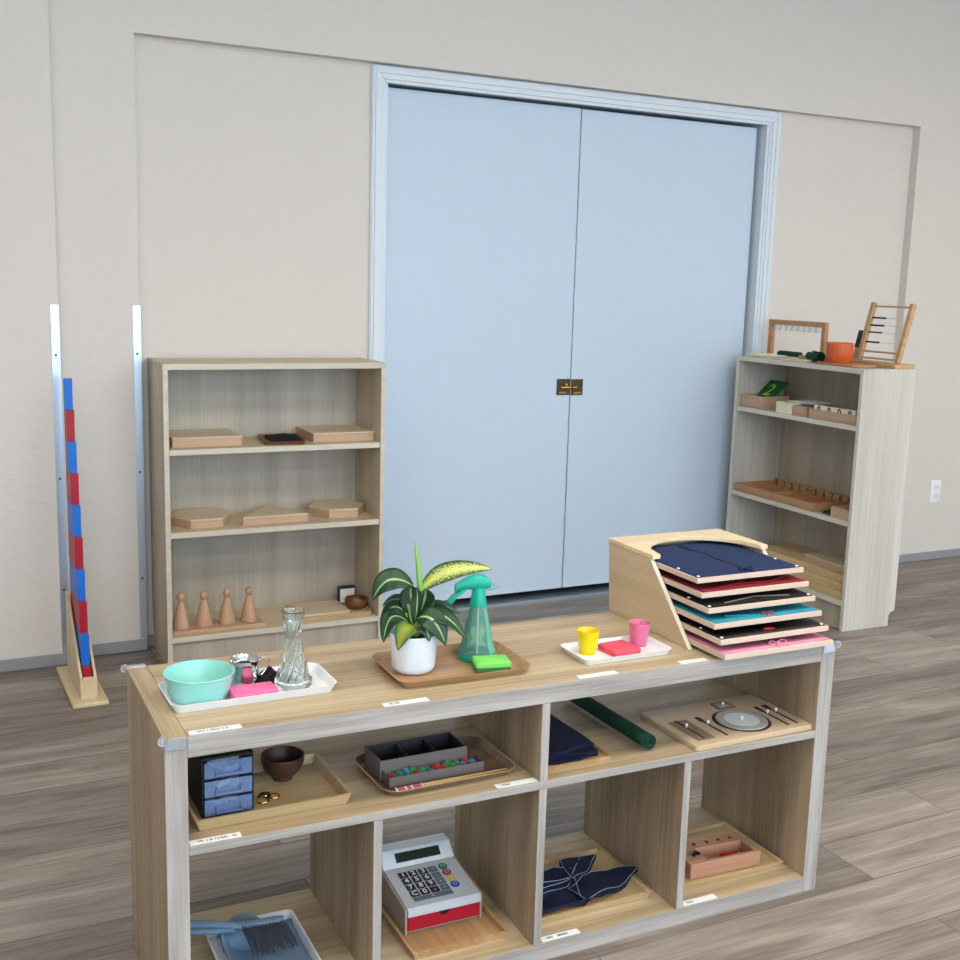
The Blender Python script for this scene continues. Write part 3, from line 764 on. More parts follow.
names = {'navy': ('navy blue bow tying frame, top of the stack in the rack', 'navy'), 'redcloth': ('dark red cloth fastening frame, second from the top of the rack', 'red'),
         'blackcloth': ('black cloth fastening frame between the red and the turquoise ones', 'black'), 'cyancloth': ('turquoise fastening frame with a small red bow, above the black buckle frame', 'turquoise'),
         'blackleather': ('black fastening frame with red detail between the turquoise and the pink ones', 'black'), 'pinkcloth': ('pink cloth fastening frame with a pink bow, lowest in the rack', 'pink')}
for i, (b, z, m) in enumerate(FB):
    w, d = .294, (.296 if i < 2 else .300)
    if b+d > .388: d = .386-b
    t = thing('dressing_frame', names[m][0], 'dressing frame', 'k', 1.2840, b+d/2, z-.0125, .15+(.4, -.3, .5, .4, .3, -.5)[i]*.3, 'cloth fastening frames in the rack')
    bm = B(); fw_ = .026
    for q in ((-w/2, w/2, -d/2, -d/2+fw_), (-w/2, w/2, d/2-fw_, d/2), (-w/2, -w/2+fw_, -d/2+fw_, d/2-fw_), (w/2-fw_, w/2, -d/2+fw_, d/2-fw_)): box(bm, *q, 0, .0115)
    obj('wooden_frame', bm, 'framewood', t, .0008)
    rnd = random.Random(i)
    for s in (-1, 1):
        bm = B(); P = []
        x0, x1 = (-(w/2-.004), .001) if s < 0 else (-.001, w/2-.004)
        sag = .0 if m == 'navy' else .0055
        for ii in range(13):
            x = x0+(x1-x0)*ii/12; row = []
            for jj in range(15):
                y = -d/2+.004+(d-.008)*jj/14
                e = max(0, min(1, (min(x+w/2, w/2-x, y+d/2, d/2-y)-.027)/.035))
                near = 1-abs(x)/(w/2)
                zz = .0119-sag*e*.9*(1-near*.4)+ (.0012 if s < 0 else 0)*near*e + .0010*sin(y*55+i)*e*near
                if m in ('redcloth', 'blackcloth', 'cyancloth') : zz += .006*e*near**3*abs(sin(y*28+i))
                row.append((x, y, zz))
            P.append(row)
        quadgrid(bm, P); obj('cloth_flap', bm, m, t, sharp=80, solid=.0008)
    for s in (-1, 1):
        for yy in (-d/2+.012, -d/2+.085):
            if m in ('navy', 'blackcloth', 'blackleather'):
                bm = B(); ball(bm, (s*(w/2-.011), yy, .0128), .0036, seg=12, sz=.5); obj('snap', bm, 'plastic_white', t, label='white snap')
    def bow(mat, sc=1, x=0.0, y=None, lift=.0128):
        y = -d/2+.022 if y is None else y
        bm = B()
        for s in (-1, 1):
            tube(bm, [(x, y, lift+.001), (x+s*.012*sc, y+.006*sc, lift+.005*sc), (x+s*.021*sc, y+.001, lift+.003*sc), (x+s*.013*sc, y-.005*sc, lift+.001), (x, y, lift+.001)], .0016*sc, n=6)
            tube(bm, [(x, y, lift+.001), (x+s*.008*sc, y-.010*sc, lift), (x+s*.013*sc, y-.019*sc, lift-.001*sc)], .0015*sc, n=6)
        ball(bm, (x, y, lift+.0025), .0034*sc)
        obj('bow', bm, mat, t)
    if m == 'navy':
        bm = B(); tube(bm, [(-.006, d/2-.03, .0134), (.002, .02, .0138), (0, -d/2+.03, .0132)], .0013, n=6); obj('lace', bm, 'navydark', t)
        bow('navydark', .95)
    elif m == 'cyancloth':
        bow('crimson', .75, .012)
        bm = B(); tube(bm, [(-.02, -d/2+.016, .014), (-.05, -d/2+.03, .0135), (-.09, -d/2+.04, .0132)], .0018, n=6); obj('ribbon', bm, 'cyancloth', t)
    elif m == 'blackleather':
        bm = B(); box(bm, -.012, .014, -d/2+.022, -d/2+.032, .0122, .0152); obj('buckle', bm, 'crimson', t, .001, label='dark red strap end')
    elif m == 'pinkcloth': bow('pinkcloth', 1.15, .01)
    elif m == 'redcloth':
        bm = B(); tube(bm, [(-.1, -d/2+.014, .0135), (-.03, -d/2+.03, .0155), (.05, -d/2+.02, .0150), (.12, -d/2+.05, .0135)], .0016, n=6); obj('lace', bm, 'redcloth', t)
    elif m == 'blackcloth':
        bm = B(); tube(bm, [(-.09, -d/2+.02, .0135), (0, -d/2+.034, .016), (.09, -d/2+.022, .0135)], .0016, n=6); obj('lace', bm, 'greybox', t)

# ------------------------------------------------------------------ middle shelf
MT = MZ+.0003
tray('pale pine tray with slanted sides holding the drawer box and the brown bowl', 'k', .203, .148, MZ, .292, .208, .022, .009, .003, .006, 'pinetray', 1)
zt = MT+.0052
db = thing('drawer_box', 'small black desktop box with three clear blue drawers', 'drawer box', 'k', .126, .149, zt)
bm = B(); box(bm, -.047, .047, -.064, .066, 0, .004); box(bm, -.047, .047, -.068, .066, .110, .114); box(bm, -.047, -.044, -.066, .066, .004, .110); box(bm, .044, .047, -.066, .066, .004, .110)
box(bm, -.044, .044, .063, .066, .004, .110)
for z in (.0375, .0735): box(bm, -.044, .044, -.067, .063, z-.0015, z+.0015)
obj('cabinet', bm, 'black', db, .0006)
for k in range(3):
    z = .0052+k*.0357; x = .0428
    bm = B(); box(bm, -x, x, -.0715, -.0690, z, z+.0300); box(bm, -x, -x+.0015, -.069, .05, z, z+.025); box(bm, x-.0015, x, -.069, .05, z, z+.025); box(bm, -x+.0015, x-.0015, -.069, .05, z, z+.0015); box(bm, -x+.0015, x-.0015, .0485, .05, z+.0015, z+.025)
    dr = obj('drawer', bm, 'drawer', db, .0005)
    bm = B(); box(bm, -.024, .024, -.0775, -.0717, z+.0045, z+.0085); box(bm, -.024, -.021, -.0775, -.0717, z+.0085, z+.018); box(bm, .021, .024, -.0775, -.0717, z+.0085, z+.018)
    obj('drawer_handle', bm, 'drawer', dr, .0008)
    rnd = random.Random(k+3)
    for q in range(2):
        bm = B(); pts = [(rnd.uniform(-.032, .03), rnd.uniform(-.060, -.02), z+.006+rnd.uniform(0, .012)) for _ in range(5)]
        tube(bm, pts, .0050, n=6); obj('drawer_content', bm, 'paper', dr, sharp=90)
bm = B(); lathe(bm, [(.001, 0), (.019, 0), (.020, .003), (.0195, .006), (.026, .011), (.0365, .022), (.0415, .036), (.0425, .0475), (.0420, .0495), (.0400, .0490), (.0385, .036), (.033, .024), (.022, .014), (.001, .010)], n=44)
o = obj('bowl', bm, 'darkbowl'); place(o, 'k', .2595, .196, zt); tag(o, 'dark brown wooden footed bowl on the pine tray', 'bowl')
# clasp rings
kr = thing('brass_rings', 'three small linked brass rings lying beside the drawer box', 'rings', 'k', .197, .108, zt)
kr.scale = (1.2, 1.2, 1.2)
for x, y, r, tl in ((0, 0, .0095, 8), (.020, .009, .0085, -7), (.009, .020, .007, 10)):
    bm = B(); P = [(x+r*cos(q), y+r*sin(q), .0022+.001*abs(sin(q))) for q in [2*pi*k/20 for k in range(21)]]
    tube(bm, P, .0012, n=7, caps=False); obj('ring', bm, 'gold', kr)
bm = B(); tube(bm, [(-.004, .012, .0024), (.004, .024, .003), (.014, .010, .003)], .0026, n=7); obj('clasp', bm, 'black', kr)
tray('dark veneer tray with rounded corners holding the grey compartment box', 'k', .556, .136, MZ, .292, .196, .014, .012, .035, .0025, 'veneer_y', 1.5, rim='bamboo_rim')
zt = MT+.0025
cb = thing('compartment_box', 'grey box with three charcoal compartments and a low front bin of pom-poms', 'box', 'k', .526, .160, zt, 1.5)
w = .190; 
bm = B()
for q in ((-w/2, w/2, .040, .043), (-w/2, w/2, -.040, -.037), (-w/2, -w/2+.003, -.037, .040), (w/2-.003, w/2, -.037, .040)): box(bm, *q, .0, .040)
box(bm, -w/2+.003, w/2-.003, -.037, .040, 0, .003)
obj('outer_wall', bm, 'greybox', cb, .0004)
bm = B()
for q in ((-w/2+.0032, w/2-.0032, .0385, .0398), (-w/2+.0032, -w/2+.0046, -.0368, .0384), (w/2-.0046, w/2-.0032, -.0368, .0384)): box(bm, *q, .0032, .0398)
obj('lining', bm, 'darkbox', cb)
for k in (-1, 1):
    bm = B(); box(bm, k*.031-.001, k*.031+.001, -.0366, .0383, .0032, .036); obj('partition', bm, 'darkbox', cb)
wf = .205
bm = B()
for q in ((-w/2+.004, -w/2+.004+wf, -.078, -.0755), (-w/2+.004, -w/2+.0065, -.0755, -.0402), (-w/2+.0015+wf, -w/2+.004+wf, -.0755, -.0402)): box(bm, *q, 0, .020)
box(bm, -w/2+.0065, -w/2+.0015+wf, -.0755, -.0402, 0, .003)
obj('front_bin', bm, 'greybox', cb, .0004)
rnd = random.Random(11); 
poms = [(.006, 0, 'pomred', .008), (.022, .004, 'pomteal', .009), (.036, -.006, 'pomteal', .0085), (.040, .012, 'pomblue', .009), (.052, .010, 'pomgreen', .010), (.056, -.008, 'pomred', .0085), (.070, -.002, 'pomgreen', .0095), (.084, .008, 'pomteal', .008), (.090, -.008, 'pomblue', .0075),
        (.104, .002, 'pomred', .010), (.118, -.006, 'pomred', .0085), (.130, .008, 'pomgreen', .010), (.136, -.007, 'pomgreen', .009), (.150, .004, 'pomgreen', .0085), (.162, -.004, 'pomblue', .008), (.172, .008, 'pomred', .009), (.184, -.002, 'pomblue', .0085)]
cn = {'pomred': 'red', 'pomteal': 'teal', 'pomgreen': 'green', 'pomblue': 'blue'}
tt = radians(1.5)
for x, y, m, r in poms:
    bm = B(); ball(bm, (0, 0, 0), r, seg=14, jit=.07)
    o = obj('pom_pom', bm, m, sharp=90)
    lx, ly = -w/2+.012+x*.97, -.058+y*.75
    place(o, 'k',   .526+lx*cos(tt)-ly*sin(tt), .160+lx*sin(tt)+ly*cos(tt), zt+.0032+r)
    tag(o, 'small fuzzy %s pom-pom in the front bin of the grey box' % cn[m], 'pom-pom', '%s pom-poms in the front bin' % cn[m])
ch = [('rear of the two pink-handled gold chopsticks on the veneer tray', .066, .6), ('front of the two pink-handled gold chopsticks on the veneer tray', .0575, -.4)]
for lab, b, rz in ch:
    t = thing('chopstick', lab, 'chopstick', 'k', .546, b, zt+.0016+.0008, rz+.4, 'pair of chopsticks')
    bm = B(); tube(bm, [(-.045, 0, .001), (.140, 0, .001)], [.0026, .0015], n=8); obj('shaft', bm, 'chop_gold', t)
    bm = B(); tube(bm, [(-.105, 0, .0011), (-.045, 0, .0011)], [.0030, .0028], n=8); h = obj('grip', bm, 'chop_pink', t, label='pink handle end')
    for x in (-.104, -.085, -.072, -.05):
        bm = B(); tube(bm, [(x, 0, .0011), (x+.0035, 0, .0011)], .0032, n=8); obj('band', bm, 'plastic_white', h)
# navy folded cloth on amber tray
tr_ = tag(place(obj('tray', tray_bm(.166, .300, .009, .003, .003, .004), ['bamboo', 'bamboo']), 'k', .832, .186, MT, 0), 'amber wooden tray under the folded navy cloth', 'tray')
nf = thing('folded_cloth', 'folded dark navy cloth on the amber tray', 'cloth', 'k', .831, .188, MT+.0037)
for k in range(3):
    bm = cloth_bm(.132-.006*k, .272-.010*k, .009, seed=20+k, waves=1, thick=.006, nx=10, ny=12); xf(bm, Matrix.Translation((-.001*k, .002*k, .0085*k)))
    obj('fold', bm, 'navydark', nf, sharp=80)
# green rolled mat
rm = thing('rolled_mat', 'dark green felt mat rolled up on the middle shelf', 'mat', 'k', 1.008, .040, MT)
bm = B(); P = []; nturn = 2.3; N = 60
for i in range(N+1):
    q = i/N*nturn*2*pi; r = .005+.0135*i/N
    P.append([(r*cos(q+1.2), y, .0212+r*.97*sin(q+1.2)) for y in [0+.325*k/10 for k in range(11)]])
quadgrid(bm, P); xf(bm, Matrix.Rotation(radians(1.5), 4, 'Z')); 
obj('felt_roll', bm, 'darkgreen', rm, sharp=80, solid=.0030)
bm = B(); box(bm, -.019, -.006, .300, .338, .030, .0325); xf(bm, Matrix.Rotation(radians(1.5), 4, 'Z')); obj('loose_corner', bm, 'darkgreen', rm, .001)
# table-setting puzzle board
pb = thing('puzzle_board', 'wooden place-setting knob puzzle with plate, cutlery, napkin and cup', 'puzzle', 'k', 1.264, .112, MT, .8)
bm = B(); loft(bm, [rr(.322, .212, .008, 0), rr(.322, .212, .008, .011)]); obj('board', bm, 'puzzlewood', pb, .001)
zb = .0111
def pad(pts, z0, z1, m, name, parent, label=None):
    bm = B(); prism(bm, pts, z0, z1); return obj(name, bm, m, parent, label=label)
def circ(cx, cy, rx, ry=None, n=40): ry = ry or rx; return [(cx+rx*cos(2*pi*k/n), cy+ry*sin(2*pi*k/n)) for k in range(n)]
def knob(par, x, y, z):
    bm = B(); tube(bm, [(x, y, z), (x, y, z+.0035)], .0018, n=8); ball(bm, (x, y, z+.0055), .0036, seg=12); obj('knob', bm, 'plastic_white', par, label='white knob')
pad(circ(.025, -.024, .066), zb, zb+.0004, 'placedark', 'plate_rim', pb)
pl_ = pad(circ(.025, -.024, .0580), zb+.0005, zb+.0030, 'placegrey', 'plate_piece', pb, 'round silver-grey plate piece')
pad(circ(.025, -.024, .0400), zb+.0031, zb+.0034, 'labelclear', 'plate_centre', pl_); knob(pl_, .025, -.024, zb+.003)
def cutlery(x, y0, y1, headw, headl, mat, name, kn=True):
    o = pad([(x-.0022, y0), (x+.0022, y0), (x+.0018, y1-headl), (x+headw, y1-headl*.6), (x+headw, y1), (x-headw, y1), (x-headw, y1-headl*.6), (x-.0018, y1-headl)], zb, zb+.0015, mat, name, pb)
    if kn: knob(o, x+.0, y0+(y1-y0)*.62, zb+.0015)
nk = pad([(-.138, -.082), (-.092, -.082), (-.090, .028), (-.140, .028)], zb, zb+.0008, 'puzzlerec', 'napkin_piece', pb, 'brownish napkin piece'); 
cutlery(-.118, -.076, .030, .0028, .020, 'placedark', 'fork_piece')
cutlery(-.060, -.080, .030, .0055, .030, 'placedark', 'fork_piece')
cutlery(.108, -.085, .030, .0045, .034, 'placedark', 'knife_piece')
cutlery(.134, -.085, .032, .0070, .026, 'placedark', 'spoon_piece')
cp_ = pad([(.016, .046), (.070, .046), (.064, .088), (.022, .088)], zb, zb+.0012, 'puzzlerec', 'cup_piece', pb, 'brownish cup piece'); knob(cp_, .043, .066, zb+.0012)
pad([(.028, .056), (.058, .056), (.054, .080), (.032, .080)], zb+.0013, zb+.0018, 'placegrey', 'cup_print', cp_)

# ------------------------------------------------------------------ bottom compartments
LT = LO+.0003
# white tray with dustpan and brush
tray('white plastic tray under the dustpan in the lowest left compartment', 'k', .213, .160, LO, .185, .262, .022, .006, .014, .003, 'plastic_white', 0)
dp = thing('dustpan', 'blue-grey plastic dustpan lying in the white tray', 'dustpan', 'k', .213, .150, LT+.0040)
bm = B(); P = []
for i in range(15):
    u = i/14; x = -.074+.156*u; row = []
    for j in range(21):
        q = j/20*2-1; nar = sqrt(max(0, 1-(1-min(1, u*1.6))**2*.55))
        row.append((x, .002+q*(.098+.008*u)*nar-.004, .003+(abs(q)**6*.030*(1-.55*u))+.024*max(0, 1-u*4)**1.6))
    P.append(row)
quadgrid(bm, P); obj('pan', bm, 'bluegrey', dp, sharp=80, solid=.0022)
bm = B(); P = []
for i in range(17):
    u = i/16; x = -.070+.150*u
    hgt = .014+.042*math.exp(-((u-.30)/.32)**2); ry = .018+.020*math.exp(-((u-.30)/.3)**2)
    if i in (0, 16): hgt *= .5
    P.append([(x, .086+ry*cos(q), .004+hgt*sin(q)) for q in [pi*k/12 for k in range(13)]])
quadgrid(bm, P); obj('pan_hood', bm, 'bluegrey', dp, sharp=80, solid=.0022)
bb = thing('hand_brush', 'blue-grey hand brush with charcoal bristles resting on the dustpan', 'brush', 'k', .175, .130, LT+.040)
bm = B()
sec = []
for x, y, wy, hz_ in ((-.122, .112, .005, .005), (-.105, .108, .010, .007), (-.060, .090, .010, .007), (-.025, .072, .009, .0065), (-.005, .060, .010, .006), (.010, .056, .011, .006), (.070, .052, .011, .006), (.082, .052, .008, .004)):
    sec.append([(x, y+wy*cos(q), .030+hz_*sin(q)) for q in [2*pi*k/14 for k in range(14)]])
loft(bm, sec); obj('brush_back', bm, 'bluegrey', bb)
bm = B(); tube(bm, [(-.122, .098, .022), (-.09, .090, .020), (-.05, .076, .020), (-.012, .056, .026)], [.004, .006, .006, .005], n=10); obj('brush_grip', bm, 'bluegrey', bb)
rnd = random.Random(5); bm = B()
for i in range(17):
    for j in range(4):
        x = .000+i*.0046; y = .048+.001*j; z = .026+.0025*j
        ex = x+.008+.0008*i+rnd.uniform(-.002, .002); ey = y-.050+rnd.uniform(-.006, .004); ez = -.004+j*.004
        tube(bm, [(x, y, z), ((x+ex)/2, (y+ey)/2, (z+ez)/2+.006), (ex, ey, ez)], [.0013, .0018, .0011], n=5)
obj('bristles', bm, 'bristle', bb, kind='stuff')

# cash register
tag(place(obj('tray', tray_bm(.212, .318, .016, .004, .003, .0055), ['bamboo', 'bamboo']), 'k', .585, .2025, LT, 0), 'bamboo tray under the toy cash register', 'tray')
zt = LT+.0045
cr = thing('cash_register', 'grey and red toy cash register with number keys', 'cash register', 'k', .582, .127, zt, 0)
w = .174
side = [(0, 0), (.190, 0), (.206, .030), (.200, .101), (.166, .101), (.140, .072), (.002, .056)]
for s in (-1, 1):
    bm = B(); x0, x1 = sorted((s*w/2, s*(w/2-.005))); prism(bm, side, x0, x1, 'yz'); obj('side_panel', bm, 'regside', cr, .0015)
bm = B(); prism(bm, [(.0045, .004), (.186, .004), (.202, .030), (.196, .0985), (.1665, .0985), (.1405, .070), (.0045, .053)], -w/2+.0052, w/2-.0052, 'yz'); obj('body', bm, 'regbody', cr)
bm = B(); prism(bm, [(-.003, .040), (-.003, .0515), (.003, .0575), (.136, .0735), (.1365, .0710), (.0044, .0548), (.0044, .040)], -w/2+.0052, w/2-.0052, 'yz'); kp = obj('key_panel', bm, 'regbody', cr, .0006)
bm = B(); box(bm, -w/2+.006, w/2-.006, -.0005, .0044,   .008, .0385); dr = obj('cash_drawer', bm, 'regred', cr, .001, label='red drawer front')
bm = B(); prism(bm, [(-.014, .0385), (.014, .0385), (.004, .030), (-.004, .030)], -.0012, -.0006, 'xz'); obj('finger_notch', bm, 'black', dr)
# display face, tilted
f0, f1 = Vector((0, .137, .073)), Vector((0, .1645, .1002)); fd = (f1-f0).normalized(); fn = Vector((0, -fd.z, fd.y))
bm = B(); prism(bm, [tuple(p)[1:] for p in (f0+fn*.0012, f1+fn*.0012, Vector((0, .170, .1014)), Vector((0, .198, .1005)), Vector((0, .198, .0987)), Vector((0, .167, .0987)), f0)], -w/2+.0052, w/2-.0052, 'yz'); dh = obj('display_housing', bm, 'plastic_white', cr, label='pale blue-white display housing')
def onplane(o0, ud, n, x0, x1, s0, s1, h0, h1):
    bm = B(); v = []
    for x in (x0, x1):
        for s in (s0, s1):
            for h in (h0, h1): v.append(bm.verts.new(o0+ud*s+n*h+Vector((x, 0, 0))))
    for q in ((0, 1, 3, 2), (4, 6, 7, 5), (0, 4, 5, 1), (2, 3, 7, 6), (0, 2, 6, 4), (1, 5, 7, 3)): bm.faces.new([v[i] for i in q])
    return bm
obj('display', onplane(f0, fd, fn, -.050, .054, .010, .031, .0014, .0022), 'lcd', dh, .0004)
k0, k1 = Vector((0, .003, .0577)), Vector((0, .136, .0737)); kd = (k1-k0).normalized(); kn_ = Vector((0, -kd.z, kd.y))
keys = ['123', '456', '789', 'C0.']
ks_ = .0228; kx0 = -.049
def textmtx(c, ud, n): return Matrix(((1, ud.x, n.x, c.x), (0, ud.y, n.y, c.y), (0, ud.z, n.z, c.z), (0, 0, 0, 1)))
for r_ in range(4):
    s = .106-r_*ks_*.96
    for c_ in range(3):
        x = kx0+c_*ks_; k = obj('key', onplane(k0, kd, kn_, x-.0097, x+.0097, s-.0093, s+.0093, -.0005, .0016), 'keyblack', cr, .0008)
        text('key_symbol', keys[r_][c_], .0185, k, 'paper', textmtx(k0+kd*(s-(.0 if keys[r_][c_] != '.' else -.003))+kn_*.0017+Vector((x, 0, 0)), kd, kn_), .0002, .0004)
    x = kx0+3*ks_; k = obj('key', onplane(k0, kd, kn_, x-.0097, x+.0097, s-.0093, s+.0093, -.0005, .0016), 'keygrey', cr, .0008, label='grey key')
    text('key_symbol', ['+', '-', 'x', '='][r_], .012, k, 'regbody', textmtx(k0+kd*s+kn_*.0017+Vector((x, 0, 0)), kd, kn_), .0002)
    x = kx0+4*ks_+.002; c = k0+kd*(s+.003)+kn_*.0+Vector((x, 0, 0)); bm = B()
    L = []
    for h, rad in ((-.0005, .0100), (.0014, .0100), (.0020, .0088)): L.append([c+kn_*h+Vector((rad*cos(q), 0, 0))+kd*rad*sin(q) for q in [2*pi*i/20 for i in range(20)]])
    loft(bm, L); k = obj('round_key', bm, ['keyteal', 'keyred', 'keyyellow', 'keyblue'][r_], cr, label=['teal round key', 'crimson round key', 'yellow round key', 'blue round key'][r_])
    bm = B(); L = []
    for rad in (.0050, .0036): L.append([c+kn_*.00215+Vector((rad*cos(q), 0, 0))+kd*rad*sin(q) for q in [2*pi*i/20 for i in range(20)]])
    loft(bm, L, False, False); obj('key_symbol', bm, 'regbody', k)
x0, x1 = kx0-.0097, kx0+3*ks_+.0097; s = .106-4*ks_*.96+.003
k = obj('enter_key', onplane(k0, kd, kn_, x0, x1, s-.0065, s+.0065, -.0005, .0016), 'keygrey', cr, .0008)
text('key_symbol', '=', .012, k, 'regbody', textmtx(k0+kd*s+kn_*.0017+Vector(((x0+x1)/2, 0, 0)), kd, kn_), .0002)

# apron on tray
tag(place(obj('tray', tray_bm(.290, .222, .015, .006, .003, .006), ['pinetray', 'pinetray']), 'k', .904, .168, LT, .5), 'pale pine tray under the folded navy apron', 'tray')
ap = thing('folded_apron', 'folded navy apron with pale stitched seams on the pine tray', 'apron', 'k', .912, .165, LT+.0052)
def sheet(poly, zf, name='cloth_layer', th=.004, seam=True, sub=4):
    # outline polygon fan with height function
    cx = sum(p[0] for p in poly)/len(poly); cy = sum(p[1] for p in poly)/len(poly)
    bm = B(); rings = []
    pts = []
    for i in range(len(poly)):
        a, b_ = poly[i], poly[(i+1) % len(poly)]
        for k in range(sub): u = k/sub; pts.append((a[0]*(1-u)+b_[0]*u, a[1]*(1-u)+b_[1]*u))
    pts2 = pts+[pts[0]]
    G = []
    for j in range(7):
        s = 1-j/6.2
        G.append([(cx+(x-cx)*s, cy+(y-cy)*s, zf(cx+(x-cx)*s, cy+(y-cy)*s)) for x, y in pts2])
    quadgrid(bm, G); bmesh.ops.remove_doubles(bm, verts=bm.verts, dist=1e-6)
    try: bm.faces.new([v for v in bm.verts if v.is_boundary and abs(v.co.x-cx) < .05 and abs(v.co.y-cy) < .05][:0] or [])
    except Exception: pass
    return bm, G
lay = [([(-.130, -.088), (-.02, -.086), (.035, -.045), (.03, .045), (-.04, .070), (-.130, .066)], .010),
       ([(-.130, -.045), (-.03, -.030), (.02, .02), (-.02, .055), (-.130, .05)], .020),
       ([(-.02, -.088), (.06, -.075), (.150, -.030), (.156, -.012), (.12, .006), (.02, -.002), (-.035, -.03)], .018),
       ([(-.015, -.02), (.045, .012), (.100, .066), (.062, .078), (.00, .062)], .024)]
for i, (poly, h) in enumerate(lay):
    rnd = random.Random(i); p1, p2 = rnd.uniform(0, 6), rnd.uniform(0, 6)
    zf = lambda x, y, h=h, p1=p1, p2=p2: h+.004*sin(x*55+p1)+.003*sin(y*60+x*30+p2)
    bm = B(); G = []
    cx = sum(p[0] for p in poly)/len(poly); cy = sum(p[1] for p in poly)/len(poly); pts = []
    for a, b_ in zip(poly, poly[1:]+poly[:1]):
        for k in range(4): u = k/4; pts.append((a[0]*(1-u)+b_[0]*u, a[1]*(1-u)+b_[1]*u))
    pts.append(pts[0])
    P = [[(x, y, max(.0175 if abs(x) > .12 or y < -.084 else .002, zf(x, y)-.012)) for x, y in pts]]
    for j in range(8):
        s = 1-j/7.0*.999
        P.append([(cx+(x-cx)*s, cy+(y-cy)*s, zf(cx+(x-cx)*s, cy+(y-cy)*s)+.003*(1-s)) for x, y in pts])
    quadgrid(bm, P); bmesh.ops.remove_doubles(bm, verts=bm.verts, dist=1e-5)
    lo = obj('cloth_layer', bm, 'navydark', ap, sharp=80, solid=.0010)
    bm = B(); tube(bm, [(x*1.0, y*1.0, zf(x, y)+.0006) for x, y in [(cx+(q[0]-cx)*.965, cy+(q[1]-cy)*.965) for q in pts]], .0007, n=5)
    obj('seam', bm, 'navyseam', lo)
for a, b_ in (((-.128, -.012), (-.004, -.006)), ((-.128, -.040), (-.006, -.010)), ((-.004, -.006), (-.03, -.082)), ((-.006, -.004), (.060, .070))):
    bm = B(); tube(bm, [(a[0]*(1-t)+b_[0]*t, a[1]*(1-t)+b_[1]*t, .0285+.003*sin(t*6)) for t in [k/8 for k in range(9)]], .0009, n=5); obj('seam', bm, 'navyseam', ap)

# polishing box
tag(place(obj('tray', tray_bm(.285, .222, .012, .005, .003, .0055), ['pinetray', 'pinetray']), 'k', 1.274, .166, LT, 0), 'shallow pine tray under the rosy wooden toolbox', 'tray')
zt = LT+.0045
pbx = thing('activity_box', 'rosy wooden box with a routed tray of small tools', 'box', 'k', 1.268, .128, zt, -3)
bm = B()
wx, wy, hh = .190, .100, .037
box(bm, -wx/2, wx/2, -wy/2, wy/2, 0, .006)
for q in ((-wx/2, wx/2, -wy/2, -wy/2+.010), (-wx/2, -.045, -wy/2+.010, wy/2), (-.045, wx/2, .012, wy/2), (wx/2-.012, wx/2, -wy/2+.010, .012)): box(bm, *q, .006, hh)
obj('block', bm, 'pinkwood', pbx, .0012)
for k, (x, y) in enumerate(((-.035, .030), (.0, .030), (.032, .030), (.064, .030))):
    bm = B(); lathe(bm, [(.001, 0), (.0042, 0), (.0042, .0008), (.001, .0008)], cx=x, cy=y, n=16); xf(bm, Matrix.Translation((0, 0, hh+.0001))); obj('peg_hole', bm, 'ink', pbx)
tl = [('black two-lobed clip in the rosy wooden box', 'clip', 'black', [(-.070, -.022), (-.060, -.012), (-.054, -.022)], .0055, hh+.0058),
      ('slim gold tweezers in the rosy wooden box', 'tweezers', 'gold', [(-.030, -.030), (-.006, -.026), (.018, -.014)], .0034, .0125),
      ('crimson handled tool in the rosy wooden box', 'tool', 'crimson', [(.018, -.004), (.038, -.008), (.060, -.004)], .0075, .0160)]
for lab, nm, m, pts, r, z in tl:
    o = bpy.data.objects
    bm = B(); tube(bm, [(x-pts[0][0], y-pts[0][1], 0) for x, y in pts], [r*.8, r, r*.6], n=9)
    ob = obj(nm if nm != 'tool' else 'hand_tool', bm, m); q = radians(-3); x, y = pts[0]
    place(ob, 'k', 1.268+x*cos(q)-y*sin(q), .128+x*sin(q)+y*cos(q), zt+z, -3); tag(ob, lab, nm)

# ------------------------------------------------------------------ left bookcase contents
def gcab(poly, f, a, b, z, h, label, rz=0, joints=(), hole=False):
    t = thing('shape_box', label, 'box', f, a, b, z+.0003, rz)
    bm = B(); prism(bm, poly, 0, h-.0048); bd = obj('body', bm, 'beech', t, .0008)
    bm = B(); prism(bm, [(x*1.012, y*1.012) for x, y in poly], h-.0046, h); obj('lid', bm, 'lid', t, .0008)
    for (x, y, dx) in joints:
        for k in range(3):
            bm = B(); zz = .004+k*.008; box(bm, min(x, x+dx), max(x, x+dx), y-.0006, y-.0001, zz, zz+.004); obj('finger_joint', bm, 'spindle', bd)
    return t
rect = lambda w, d: [(-w/2, -d/2), (w/2, -d/2), (w/2, d/2), (-w/2, d/2)]
gcab(rect(.242, .205), 'b', .161, .160, LZ[0], .034, 'flat square lidded wooden box at the left of the top shelf', joints=((.113, -.1025, .007),))
gcab(rect(.236, .205), 'b', .662, .160, LZ[0], .034, 'flat square lidded wooden box at the right of the top shelf', joints=((.110, -.1025, .007),))
hexa = lambda R, sx=1, rot=0: [(R*sx*cos(radians(60*k+rot)), R*sin(radians(60*k+rot))) for k in range(6)]
gcab(hexa(.112, 1.0), 'b', .152, .142, LZ[1], .034, 'hexagonal lidded wooden box at the left of the middle shelf', joints=((-.054, -.097, .006), (.050, -.097, .006)))
gcab([(-.12, -.10), (.12, -.10), (.025, .108)], 'b', .402, .150, LZ[1], .030, 'triangular lidded wooden box in the middle of the shelf')
gcab(hexa(.108, 1.0, -3), 'b', .668, .158, LZ[1], .034, 'hexagonal lidded wooden box at the right of the middle shelf')
